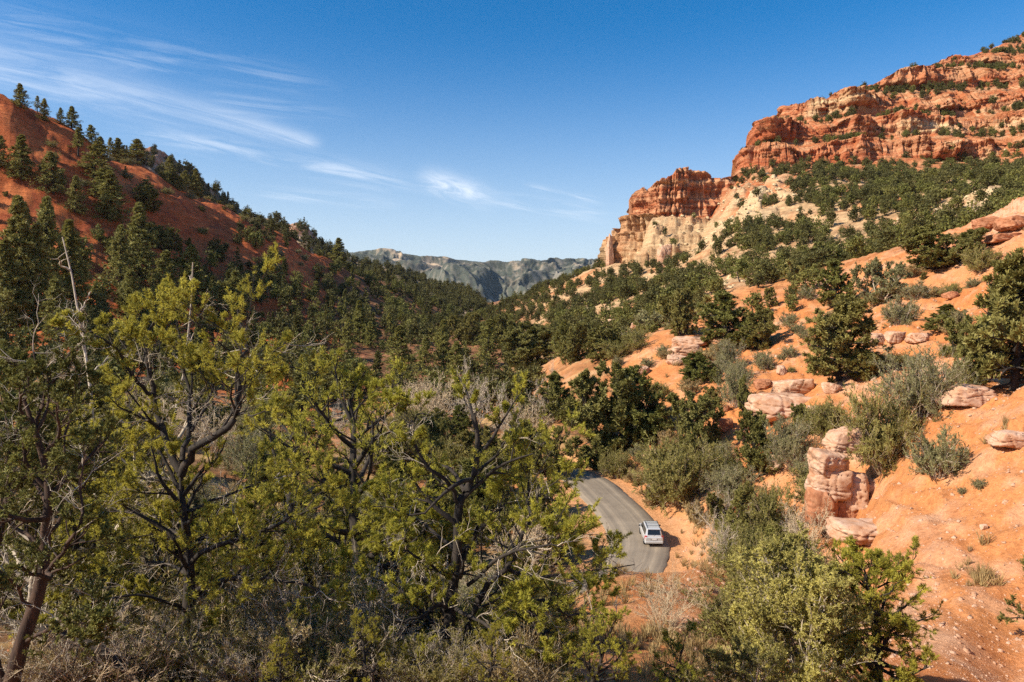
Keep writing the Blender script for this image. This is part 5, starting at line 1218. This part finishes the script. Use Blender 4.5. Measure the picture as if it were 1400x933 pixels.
# ------------------------------------------------------------------ far and scattered plants
def far_tree(key, seed):
    r = np.random.default_rng(seed)
    if key == 'F':
        w, p = fir(seed, 10, 2.0 + .22 * (seed % 4), 10 + seed % 3, 5, 2, 3, .8, .32, gap=.05 + .05 * (seed % 3), thin=.12 * (seed % 4)); return w, p, 'fir_shaded'
    w = Wood(); tr = grow(r, np.array([[0, 0, -.4]]), np.array([[r.uniform(-.2, .2), 0, 1.]]), 3.4, 4, .15, .1); w.add(tr, .16, .05, 4)
    n = 34 if key == 'J' else 28
    c = rdir(r, n) * (r.uniform(.25, 1., (n, 1)) ** .5) * np.array([1.5, 1.5, 1.75]); c[:, 2] += 2.35
    c *= 1 + .25 * r.normal(size=(n, 1)) * .5
    m = r.integers(9, 17, n); P = np.repeat(c, m, 0) + r.normal(size=(m.sum(), 3)) * .32
    keep = P[:, 2] > .1; P = P[keep]
    cl = np.repeat(r.uniform(0, 1, n), m)[keep]
    d = unit(P - np.array([0, 0, 1.9])) + UP * .4
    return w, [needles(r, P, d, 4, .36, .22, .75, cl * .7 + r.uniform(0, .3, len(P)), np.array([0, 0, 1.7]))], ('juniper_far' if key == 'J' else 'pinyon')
FAR = {}
for k, nm in (("P", "pinyon_tree"), ("J", "juniper_tree"), ("F", "fir_tree")):
    for v in range(4):
        w, p, lm = far_tree(k, 300 + v + 10 * ord(k)); lm = 'pinyon_far' if lm == 'pinyon' else lm
        FAR[k, v] = (one_mesh("small_tree", w, p, M['bark'], M[lm]), w, p, lm, nm)
for v in range(3):
    w, p = shrub(400 + v, 1.1, 1.0, 16, 3, 4, .3, .09, c3=2, rad=.02); FAR["G", v] = (one_mesh("small_shrub", w, p, M['twig'], M['olive' if v else 'sage']), w, p, 'olive', "green_shrub")
def grid_slope(x, y):
    i = np.clip(np.searchsorted(rows, y), 0, nr - 1); j = np.clip(np.searchsorted(cols, np.arctan2(x, y)), 0, nc - 1); return SL[i, j]
rs = np.random.default_rng(99)
TREES = []                                         # (apparent size, kind, x, y, z, h, area)
def scatter(n, px0, px1, d0, d1, dens, kinds, hr, area):
    D = np.sqrt(rs.uniform(d0 ** 2, d1 ** 2, n)); px = rs.uniform(px0, px1, n); X = (px - CX) / F * D
    Z = height(X, D.copy()); py = CY - Z / D * F
    s = grid_slope(X, D)
    p = dens(px, py, D, X, s)
    ok = (rs.uniform(0, 1, n) < p) & visible(X, D, Z, hr[1] * .8)
    for x, d, z in zip(X[ok], D[ok], Z[ok]):
        k = kinds[rs.integers(len(kinds))]; h = rs.uniform(*hr) * (1.0 if k != 'F' else 1.4)
        TREES.append((h / d, k, x, d, z, h, area))
def d_right(px, py, D, X, s):
    c = fbm(X / 26, D / 26, 3, 501)
    b = .5 + .9 * sstep(-.35, .3, c)
    low = sstep(640, 700, px) * sstep(1010, 930, px) * sstep(335, 365, py)
    core = sstep(985, 1040, px) * sstep(222, 245, py) * sstep(400, 370, py)
    p = np.maximum(low * .40, core * .80) * b * sstep(-.42, .0, c + .5 * fbm(X / 9, D / 9, 2, 502))
    p = np.where((px > 1003) & (D > 404), 0, p)
    p = np.where((px > 820) & (px < 1080) & (py < 352) & (py > 230) & (D > 300) & (px < 1080 - (py - 240) * .3), .20 * (s < 1.1) * (c > -.2), p)
    kn = np.exp(-(((px - 1330) / 55) ** 2 + ((D - 205) / 18) ** 2)); p = p * (1 - .85 * kn)
    p = np.where((px > 825) & (px < 1008) & (D > 402), 0, p)
    return np.where(s > 1.5, p * .15, p)
def d_gap(px, py, D, X, s):                        # the thinner fringe between the orange slope and the wood
    return .35 * (fbm(X / 12, D / 12, 3, 503) > .0) * (px < 1130)
ln_open = lambda px: np.interp(px, [0, 100, 200, 300, 400, 440], [275, 322, 330, 352, 385, 400])
def d_left(px, py, D, X, s):
    c = fbm(X / 18, D / 18, 3, 505)
    op = py < ln_open(px)
    p = np.where(op, .035 + .25 * (c > .42), .42 + .5 * sstep(-.2, .3, c))
    p = np.where((px > 435) , .48 * (.40 + .45 * sstep(-.3, .2, c)), p)
    crest = (D > np.interp(px, [0, 100, 200, 300, 400], [245, 262, 300, 345, 385]) - 5) & (px < 430)
    return np.where(crest, .22 * sstep(290, 345, px), p)
def d_valley(px, py, D, X, s): return .55 * (.4 + .8 * sstep(-.3, .3, fbm(X / 14, D / 14, 3, 507)))
scatter(11500, 640, 1440, 150, 560, d_right, "PJJ", (2.0, 5.6), "right")
scatter(500, 680, 1180, 120, 165, d_gap, "PJG", (2.2, 4.2), "fringe")
bi, bj = np.nonzero(CB); sel = rs.integers(0, len(bi), 8500)
for i, j in zip(bi[sel], bj[sel]):
    x, y, z = CV[i, j]; px = CX + F * x / y; c = fbm(np.array([x / 16]), np.array([z / 9]), 3, 511)[0]
    if CT[i, j] > .3 and rs.uniform() > .04: continue
    if rs.uniform() > (.10 + .9 * (c > .10) * np.interp(px, [1010, 1100, 1180, 1300], [.15, .3, .8, 1.])): continue
    h = rs.uniform(2.0, 4.8); TREES.append((h / y * .6, "PJJ"[rs.integers(3)], x, y, z, h, "ledges"))
scatter(5200, -20, 700, 165, 540, d_left, "FJPFJP", (2.4, 7.4), "left")
scatter(640, -20, 760, 102, 175, d_valley, "FPJJ", (3.8, 6.2), "valley")
# keep hand-placed neighbours clear and thin the overlaps
kept = []; cell = {}
PA = np.array(PUT)
def in_front(t):                                   # a scattered tree that would stand before or inside a placed one
    px = CX + F * t[2] / t[3]; py = CY - F * t[4] / t[3]; tw = 2.1 * F / t[3]; th = t[5] * F / t[3]
    return bool(np.any((np.abs(px - PA[:, 0]) < PA[:, 2] * .42 + tw * .6) & (py > PA[:, 1] - PA[:, 3] * .25) & (py - th < PA[:, 1] - .12 * PA[:, 3]) & (t[3] < PA[:, 4] + 4)))
TREES = [t for t in TREES if not in_front(t)]
for t in sorted(TREES, key=lambda t: -t[0]):
    q = (int(t[2] / 3.0), int(t[3] / 3.0)); rr_ = t[5] * .30
    if any((t[2] - u[2]) ** 2 + (t[3] - u[3]) ** 2 < (rr_ + u[5] * .30) ** 2 * 1.15 for a in (-1, 0, 1) for b in (-1, 0, 1) for u in cell.get((q[0] + a, q[1] + b), ())): continue
    cell.setdefault(q, []).append(t); kept.append(t)
LAB = {("P","right"): "bushy pinyon in the wood on the slope below the red cliffs", ("J","right"): "dark juniper in the wood on the slope below the red cliffs",
 ("P","fringe"): "pinyon in the loose fringe between orange slope and wood", ("J","fringe"): "juniper in the loose fringe between orange slope and wood", ("G","fringe"): "low shrub in the loose fringe between orange slope and wood",
 ("P","ledges"): "small pinyon on the ledges of the red cliffs", ("J","ledges"): "small juniper on the ledges of the red cliffs",
 ("F","left"): "dark fir in the shaded wood on the left hillside", ("P","left"): "pinyon among the firs on the left hillside", ("J","left"): "juniper among the firs on the left hillside",
 ("F","valley"): "fir in the mixed trees of the valley floor", ("P","valley"): "pinyon in the mixed trees of the valley floor", ("J","valley"): "juniper in the mixed trees of the valley floor"}
GRP = {"ledges": "trees on the ledges of the red cliffs", "right": "trees of the wooded slope below the cliffs", "fringe": "plants on the fringe of the orange slope", "left": "trees of the left hillside wood", "valley": "trees of the valley floor"}
count = {"P": 0, "J": 0, "F": 0, "G": 0}; CAP = {"P": 225, "J": 225, "F": 215, "G": 120}
SPLIT = {}
REST = {"P": [], "J": [], "F": [], "G": []}
for t in kept:
    a, k, x, y, z, h, area = t
    if count[k] >= CAP[k]: REST[k].append(t); continue
    count[k] += 1
    me, w, p, lm, nm = FAR[k, rs.integers(3 if k == "G" else 4)]
    s = h / (10. if k == 'F' else 4.2 if k != "G" else 1.6); s3 = (s * rs.uniform(.85, 1.2), s * rs.uniform(.85, 1.2), s); rz_ = rs.uniform(0, 6.28)
    if a > .018 and k != "G":                      # large enough for its trunk and crown to tell apart
        o = bpy.data.objects.new(nm, None); C.objects.link(o); o.location = (x, y, z - .05); o.rotation_euler = (0, 0, rz_); o.scale = s3
        if (id(w), 0) not in SPLIT: SPLIT[id(w), 0] = w.mesh("stem_wood", M['bark']); SPLIT[id(w), 1] = leaf_mesh("leaf_blades", p, M[lm])
        link("trunk", SPLIT[id(w), 0], o); link("crown", SPLIT[id(w), 1], o)
    else: o = link(nm, me, None, (x, y, z - .05), rz_, s3)
    tag(o, LAB[k, area], "shrub" if k == "G" else "tree", f"{'shrubs' if k=='G' else 'pinyons' if k=='P' else 'junipers' if k=='J' else 'firs'}, {GRP[area]}")
def merge(name, key, items, wm, lm, label):
    Vs, Fs, ms, ts, tint, o = [], [], [], [], [], 0
    base = []
    for v in range(4):
        me, w, p, *_ = FAR[key, v]
        Vw = np.concatenate(w.V); Fw = np.concatenate(w.F); Vp = np.concatenate([q[0] for q in p]); oo = 0; Fp = []
        for q in p: Fp.append(q[1] + oo); oo += len(q[0])
        Fp = np.concatenate(Fp); tp = np.concatenate([q[2] for q in p])
        base.append((np.r_[Vw, Vp], np.r_[Fw, Fp + len(Vw)], np.r_[np.zeros(len(Fw), int), np.ones(len(Fp), int)], np.r_[np.zeros(len(Fw)), tp]))
    for (x, y, z, h) in items:
        V, F_, m_, t_ = base[rs.integers(4)]
        s = h / (10. if key == 'F' else 4.2); a = rs.uniform(0, 6.28); c, sn = math.cos(a) * s, math.sin(a) * s; sw = rs.uniform(.85, 1.2)
        Vs.append(np.c_[(V[:, 0] * c - V[:, 1] * sn) * sw + x, (V[:, 0] * sn + V[:, 1] * c) * sw + y, V[:, 2] * s + z - .05])
        Fs.append(F_ + o); o += len(V); ms.append(m_); ts.append(np.clip(t_ * rs.uniform(.6, 1.05) + rs.uniform(-.1, .15), 0, 1))
    me = mesh_np(name, np.concatenate(Vs), [np.concatenate(Fs)], [M[wm], M[lm]], midx=np.concatenate(ms), attrs={"tint": ("FLOAT", "FACE", np.concatenate(ts))})
    tag(link(name, me), label, "woodland", kind="stuff")
far_items = {k: [(t[2], t[3], t[4], t[5]) for t in REST[k]] for k in "PJF"}
# the hill behind the red ridge carries one dark wood
pxs, Yv, HX, HZ = HM
ny_, nx_ = HX.shape
for _ in range(3200):
    i = rs.integers(int(ny_ * .12), int(ny_ * .76)); j = rs.integers(0, nx_)
    px = pxs[j]; d = Yv[i, j]; x, z = HX[i, j] + rs.uniform(-2, 2), HZ[i, j]
    py = CY - z / d * F
    if not visible(np.array(x), np.array(d), np.array(z), 6.): continue
    rock = math.exp(-((px - 215) / 26) ** 2) * (py < 250) + math.exp(-((px - 412) / 27) ** 2) * (py < 345)
    if rs.uniform() < rock * .8: continue
    if fbm(np.array([x / 40]), np.array([d / 40]), 3, 521)[0] < -.35 and rs.uniform() < .7: continue
    far_items["F" if rs.uniform() < .4 else "J"].append((x, d, z, rs.uniform(4, 10) if rs.uniform() < .6 else rs.uniform(3, 5)))
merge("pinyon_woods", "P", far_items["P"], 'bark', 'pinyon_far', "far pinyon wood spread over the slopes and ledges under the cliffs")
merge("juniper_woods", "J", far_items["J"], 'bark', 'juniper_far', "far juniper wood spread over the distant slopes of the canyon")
merge("fir_woods", "F", far_items["F"], 'bark', 'fir_shaded', "far dark fir wood on the shaded hills of the canyon")
print("COUNTS", count, {k: len(v) for k, v in far_items.items()})

# scrub filling the near valley side, the gaps of the bank and the verge
def scrub(n, px0, px1, d0, d1, keys, hr, lab, grp, cond=None, seed=1):
    r = np.random.default_rng(seed); done = 0; tries = 0; pos = []
    while done < n and tries < n * 30:
        tries += 1
        px = r.uniform(px0, px1); D = math.sqrt(r.uniform(d0 * d0, d1 * d1)); x = (px - CX) / F * D
        if road_dist(np.array([x]), np.array([D]))[0][0] < 4.2: continue
        if any(math.hypot(x - a, D - b) < c for a, b, c in pos): continue
        z = groundz(x, D); h = r.uniform(*hr)
        if not visible(np.array(x), np.array(D), np.array(z), h): continue
        if cond and not cond(px, CY - z / D * F, D): continue
        k = keys[r.integers(len(keys))]; pos.append((x, D, h * .55))
        kn = KINDS[k][0]; put(k, px, 0, h / D * F, None, lab[kn], grp + ": " + kn.replace("_", " "), D=D); done += 1
G1 = {k: t for k, t in [("green_shrub","olive shrub in the tangle behind the near pines"),("grey_shrub","grey shrub in the tangle behind the near pines"),("bare_bush","leafless bush in the tangle behind the near pines"),("pinyon_tree","half-hidden pinyon in the tangle behind the near pines"),("juniper_tree","half-hidden juniper in the tangle behind the near pines"),("sage_bush","sage bush in the tangle behind the near pines"),("grass_clump","dry grass clump in the tangle behind the near pines")]}
scrub(64, -20, 770, 19, 42, ["G0","G1","A1","B0","B0","P0","J1","Y0","Y0","Y0"], (1.2, 2.6), G1, "tangle behind the near pines", seed=3)
G2 = {k: v.replace("tangle behind the near pines", "scrub of the valley bottom left of the road") for k, v in G1.items()}
scrub(70, -20, 760, 50, 105, ["G0","J0","J1","P2","B0","B1","A1","P0","F1","J2"], (2.4, 5.0), {**G2, "fir_tree": "fir in the scrub of the valley bottom left of the road"}, "scrub of the valley bottom", seed=4)
G3 = {k: v.replace("tangle behind the near pines", "thicket in the draw below the rock stack") for k, v in G1.items()}
scrub(24, 950, 1125, 26, 58, ["G0","G1","A1","B0","B1","J1","A0"], (1.2, 2.6), G3, "thicket in the draw", cond=lambda px, py, D: py > 640 and px > 990 and px < 1150 - (py - 600) * .1, seed=5)
G4 = {k: v.replace("tangle behind the near pines", "growth on the bank above the road") for k, v in G1.items()}
scrub(24, 790, 1010, 68, 100, ["G0","J1","A1","J2","P2","B0","Y0","A0"], (.9, 2.4), G4, "growth on the bank above the road", seed=6)
G5 = {k: v.replace("tangle behind the near pines", "open orange slope on the right") for k, v in G1.items()}; G5 = {k: v.replace("in the", "dotted over the") for k, v in G5.items()}
scrub(46, 860, 1400, 70, 128, ["A0","A0","G1","A0","Y0","J2"], (.6, 1.6), G5, "dots on the open orange slope", seed=7)
G6 = {k: v.replace("in the tangle behind the near pines", "dotted over the open red face of the left hill") for k, v in G1.items()}
scrub(60, 0, 440, 150, 390, ["A0","G1","A1","J1"], (1.2, 3.2), G6, "dots on the red face", cond=lambda px, py, D: py < ln_open(px) + 30, seed=8)

# loose stones and dry grass nobody could count
def bits(name, n, gen, mat, label, verts, faces, tintr=None):
    r = np.random.default_rng(len(name)); X, D, S = gen(r, n); Z = height(X, D.copy())
    rd = road_dist(X, D)[0]; k = (rd > 2.7); X, D, S, Z = X[k], D[k], S[k], Z[k]; n = len(X)
    a = r.uniform(0, 6.28, n); V0 = np.asarray(verts)
    if V0.ndim == 2: V = V0[None] * (1 + .35 * r.normal(size=(n, len(V0), 3)))
    else: V = V0[r.integers(len(V0), size=n)]
    c, s_ = np.cos(a)[:, None], np.sin(a)[:, None]
    V = np.stack([V[..., 0] * c - V[..., 1] * s_, V[..., 0] * s_ + V[..., 1] * c, V[..., 2]], -1) * S[:, None, None] + np.stack([X, D, Z], -1)[:, None]
    F_ = (np.asarray(faces)[None] + (np.arange(n) * V.shape[1])[:, None, None]).reshape(-1, len(faces[0]))
    t = np.repeat(r.uniform(0, 1, n), len(faces))
    tag(link(name, mesh_np(name, V.reshape(-1, 3), [F_], [M[mat]], attrs={"tint": ("FLOAT", "FACE", t)})), label, name, kind="stuff")
OV = [(-.5,-.35,-.1),(.5,-.4,-.1),(.45,.4,-.1),(-.4,.45,-.1),(-.3,-.25,.32),(.3,-.22,.38),(.27,.25,.3),(-.25,.3,.36)]
OF = [(0,1,5,4),(1,2,6,5),(2,3,7,6),(3,0,4,7),(4,5,6,7)]
def g_st(r, n):
    D = np.exp(r.uniform(math.log(22), math.log(115), n)); px = r.uniform(930, 1430, n); S = .013 * np.exp(np.minimum(r.exponential(.55, n), 2.4)) * (1 + D / 60)
    return (px - CX) / F * D, D, np.minimum(S, .4)
bits("gravel", 26000, g_st, 'rock', "loose pink stones strewn over the orange slopes", OV, OF)
def g_st2(r, n):
    D = np.exp(r.uniform(math.log(8), math.log(60), n)); px = r.uniform(-20, 930, n); return (px - CX) / F * D, D, .022 * np.exp(np.minimum(r.exponential(.5, n), 1.6)) * (.35 + D / 40)
bits("rubble", 8000, g_st2, 'redrock', "loose red stones on the near slope and bank", OV, OF)
def g_db(r, n):
    m = n // 2
    px = np.r_[r.normal(985, 60, m), r.normal(1330, 40, n // 8), r.uniform(700, 1400, n - m - n // 8)]; D = np.r_[r.uniform(318, 402, m), r.uniform(185, 225, n // 8), r.uniform(170, 400, n - m - n // 8)]
    return (px - CX) / F * D, D, .35 * np.exp(np.minimum(r.exponential(.55, n), 1.9))
bits("debris", 2600, g_db, 'tanrock', "tan broken rock strewn below the spur and over the wooded slope", OV, OF)
def g_cl(r, n):
    k = r.integers(0, len(bi), n); V = CV[bi[k], bj[k]]; return V[:, 0], V[:, 1], .3 * np.exp(np.minimum(r.exponential(.5, n), 1.8))
rg = np.random.default_rng(17); tv = []
for _ in range(8):
    V, q, t = needles(rg, rg.normal(size=(8, 3)) * np.array([.12, .12, 0]), np.tile(UP, (8, 1)), 5, .85, .05, .4); tv.append(V)
def g_gr(r, n):
    D = np.exp(r.uniform(math.log(8.5), math.log(105), n)); px = r.uniform(-20, 1420, n); X = (px - CX) / F * D
    k = (fbm(X / 5, D / 5, 3, 531) > -.05 + .45 * sstep(24, 14, D) + .62 * sstep(960, 1040, px)); return X[k], D[k], (r.uniform(.3, .65, n) * (1 + D / 200) * (.4 + .6 * sstep(13, 30, D)))[k]
bits("grass", 7500, g_gr, 'straw', "dry yellow grass on the near slope, bank and verge", np.array(tv), q.tolist())

# ------------------------------------------------------------------ the vehicle
def car():
    import bmesh
    D = 59.6; px = 889.5; x = (px - CX) / F * D
    i = int(np.argmin(np.hypot(ROAD[:, 0] - x, ROAD[:, 1] - D))); T = unit(ROAD[i + 3] - ROAD[i - 1])
    e = bpy.data.objects.new("car", None); C.objects.link(e); z = RXZ(x, D)
    yaw = math.atan2(-T[0], T[1]); e.location = (x, D, z + .065); e.scale = (.82, .82, .82); e.rotation_euler = (math.asin(T[2]), 0, yaw)
    tag(e, "silver-white SUV with roof rails driving away on the paved road", "car")
    paint = plain("silver_paint", (.62, .62, .61), .32, .25, .5, .6); glass = plain("dark_glass", (.015, .018, .02), .06, 0., .6)
    blk = plain("black_plastic", (.02, .02, .02), .6); red = plain("red_lens", (.42, .02, .02), .15); tyre = plain("tyre_rubber", (.018, .018, .018), .9); alloy = plain("alloy", (.45, .45, .46), .3, .9); white = plain("plate_white", (.7, .68, .66), .5); lamp = plain("clear_lens", (.6, .6, .6), .1)
    # +Y is forward. Side outline as stations: (y, half width at sill, half width at waist, z bottom, z waist)
    def loft(secs):
        V = []; F_ = []
        for y, pts in secs: V += [(px_, y, z_) for px_, z_ in pts]
        n = len(secs[0][1])
        for k in range(len(secs) - 1):
            for j in range(n - 1):
                a = k * n + j; F_.append((a, a + 1, a + n + 1, a + n))
        F_.append(tuple(range(n))[::-1]); F_.append(tuple(range((len(secs) - 1) * n, len(secs) * n)))
        return V, F_
    def lower(y, hw, zb, zt):
        s = [(hw * .80, zb), (hw * .97, zb + .06), (hw, zb + .30), (hw * .985, zt - .12), (hw * .93, zt)]
        return (y, [(-a, b) for a, b in s] + [(a, b) for a, b in s[::-1]])
    V, F_ = loft([lower(-2.32, .80, .48, .96), lower(-2.26, .87, .40, 1.03), lower(-1.9, .91, .36, 1.06), lower(-.6, .92, .32, 1.05), lower(.8, .92, .32, 1.04), lower(1.35, .91, .34, 1.0), lower(1.95, .89, .36, .93), lower(2.25, .82, .38, .84), lower(2.36, .72, .44, .74)])
    def mk(name, V, F_, mat, par, bev=.02, smooth=False):
        me = bpy.data.meshes.new(name); me.from_pydata([tuple(map(float, v)) for v in V], [], F_); me.materials.append(mat); me.update()
        o = link(name, me, par)
        if bev:
            b = o.modifiers.new("edge", 'BEVEL'); b.width = bev; b.segments = 2; b.limit_method = 'ANGLE'; b.angle_limit = .5
        return o
    body = mk("body", V, F_, paint, e, .03)
    def cab(y, hw0, hw1, z0, z1): return (y, [(-hw0, z0), (-hw1, z1 - .05), (-hw1 + .07, z1), (hw1 - .07, z1), (hw1, z1 - .05), (hw0, z0)])
    V, F_ = loft([cab(-2.18, .84, .70, 1.03, 1.12), cab(-1.92, .84, .67, 1.03, 1.66), cab(-1.7, .85, .67, 1.03, 1.70), cab(-.2, .85, .68, 1.03, 1.74), cab(.35, .85, .67, 1.03, 1.70), cab(1.25, .84, .70, 1.0, 1.06)])
    mk("cabin", V, F_, paint, e, .025)
    def panel(name, q, mat, par, th=.015):
        q = np.array(q, float); n = unit(np.cross(q[1] - q[0], q[3] - q[0])); V = np.r_[q, q + n * th]
        return mk(name, V, [(0, 1, 2, 3)[::-1], (4, 5, 6, 7), (0, 1, 5, 4), (1, 2, 6, 5), (2, 3, 7, 6), (3, 0, 4, 7)], mat, par, .0)
    # rear screen lies on the sloping tail: from (y -2.16, z 1.14) to (y -1.93, z 1.63)
    panel("rear_window", [(-.62, -2.150, 1.18), (.62, -2.150, 1.18), (.56, -1.945, 1.60), (-.56, -1.945, 1.60)], glass, e)
    panel("windscreen", [(.66, 1.13, 1.12), (-.66, 1.13, 1.12), (-.60, .45, 1.64), (.60, .45, 1.64)], glass, e)
    for s in (-1, 1):
        for y0, y1, sl0, sl1 in ((-1.86, -1.05, .12, 0.), (-.97, .0, 0., 0.), (.08, .95, 0., .55)):
            q = [(s * .842, y0, 1.10), (s * .842, y1, 1.10), (s * .70, y1 - sl1, 1.60), (s * .70, y0 + sl0, 1.60)]
            panel("side_window", q if s > 0 else [q[1], q[0], q[3], q[2]], glass, e, .014)
        t = mk("tail_light", [(s * a, b, c) for a, b, c in ((.66, -2.30, .80), (.90, -2.22, .80), (.90, -2.16, 1.12), (.70, -2.24, 1.12), (.66, -2.33, .80), (.91, -2.26, .80), (.905, -2.20, 1.12), (.70, -2.29, 1.12))],
               [(0, 1, 2, 3), (4, 5, 6, 7), (0, 1, 5, 4), (1, 2, 6, 5), (2, 3, 7, 6), (3, 0, 4, 7)], red, e, .012)
        mk("reverse_lens", [(s * a, b, c) for a, b, c in ((.67, -2.335, .81), (.84, -2.285, .81), (.84, -2.279, .88), (.67, -2.329, .88), (.67, -2.31, .81), (.84, -2.26, .81), (.84, -2.25, .88), (.67, -2.30, .88))], [(0, 1, 2, 3), (4, 5, 6, 7), (0, 1, 5, 4), (1, 2, 6, 5), (2, 3, 7, 6), (3, 0, 4, 7)], lamp, t, 0)
        w_ = Wood(); w_.add(np.array([[[s * .62, -1.75, 1.72], [s * .62, -1.65, 1.80], [s * .62, -.3, 1.83], [s * .62, .2, 1.76]]]), .022, .022, 6); o = link("roof_rail", w_.mesh("roof_rail", blk), e)
        mm = rock_mesh("mirror_shell", 3, .11, .07, .085, blk, .02, sub=2); link("wing_mirror", mm, e, (s * 1.01, .82, 1.10))
        for y in (-1.38, 1.42):
            k = 20; a = np.linspace(0, 2 * math.pi, k, endpoint=False)
            prof = [(.20, -.11), (.33, -.11), (.355, -.07), (.355, .07), (.33, .11), (.20, .11)]
            V = [(s * .80 + u, y + rr * math.cos(b), .355 + rr * math.sin(b)) for rr, u in prof for b in a]
            F2 = [(i_ * k + j, i_ * k + (j + 1) % k, (i_ + 1) * k + (j + 1) % k, (i_ + 1) * k + j) for i_ in range(5) for j in range(k)]
            wh = mk("wheel", V, F2, tyre, e, 0)
            V = [(s * .80 + u, y + rr * math.cos(b), .355 + rr * math.sin(b)) for rr, u in ((.21, -.09), (.21, .09), (.05, .10 if s > 0 else -.10)) for b in a]
            F2 = [(i_ * k + j, i_ * k + (j + 1) % k, (i_ + 1) * k + (j + 1) % k, (i_ + 1) * k + j) for i_ in range(2) for j in range(k)]
            mk("rim", V, F2, alloy, wh, 0)
    panel("plate_recess", [(-.34, -2.318, .74), (.34, -2.318, .74), (.34, -2.285, .98), (-.34, -2.285, .98)], blk, e, .012)
    panel("number_plate", [(-.24, -2.335, .76), (.24, -2.335, .76), (.24, -2.318, .90), (-.24, -2.318, .90)], white, e, .008)
    V = [(a, b, c) for c in (.40, .62) for a, b in ((-.90, -2.12), (-.84, -2.36), (.84, -2.36), (.90, -2.12))]
    mk("bumper", V, [(0, 1, 2, 3)[::-1], (4, 5, 6, 7), (0, 1, 5, 4), (1, 2, 6, 5), (2, 3, 7, 6), (3, 0, 4, 7)], paint, e, .03)
    panel("spoiler", [(-.62, -2.02, 1.655), (.62, -2.02, 1.655), (.62, -1.80, 1.70), (-.62, -1.80, 1.70)], paint, e, .04)
    for y in (-1.25, -.55, .05):
        w_ = Wood(); w_.add(np.array([[[-.62, y, 1.82], [.62, y, 1.82]]]), .018, .018, 6); link("rack_bar", w_.mesh("rack_bar", blk), e)
    mk("wiper", [(-.02, -2.185, 1.12), (.30, -2.12, 1.26), (.31, -2.125, 1.245), (-.01, -2.19, 1.105)], [(0, 1, 2, 3)], blk, e, 0)
def RXZ(x, y):
    rd, rz = road_dist(np.array([x]), np.array([y])); return float(rz[0])
car()
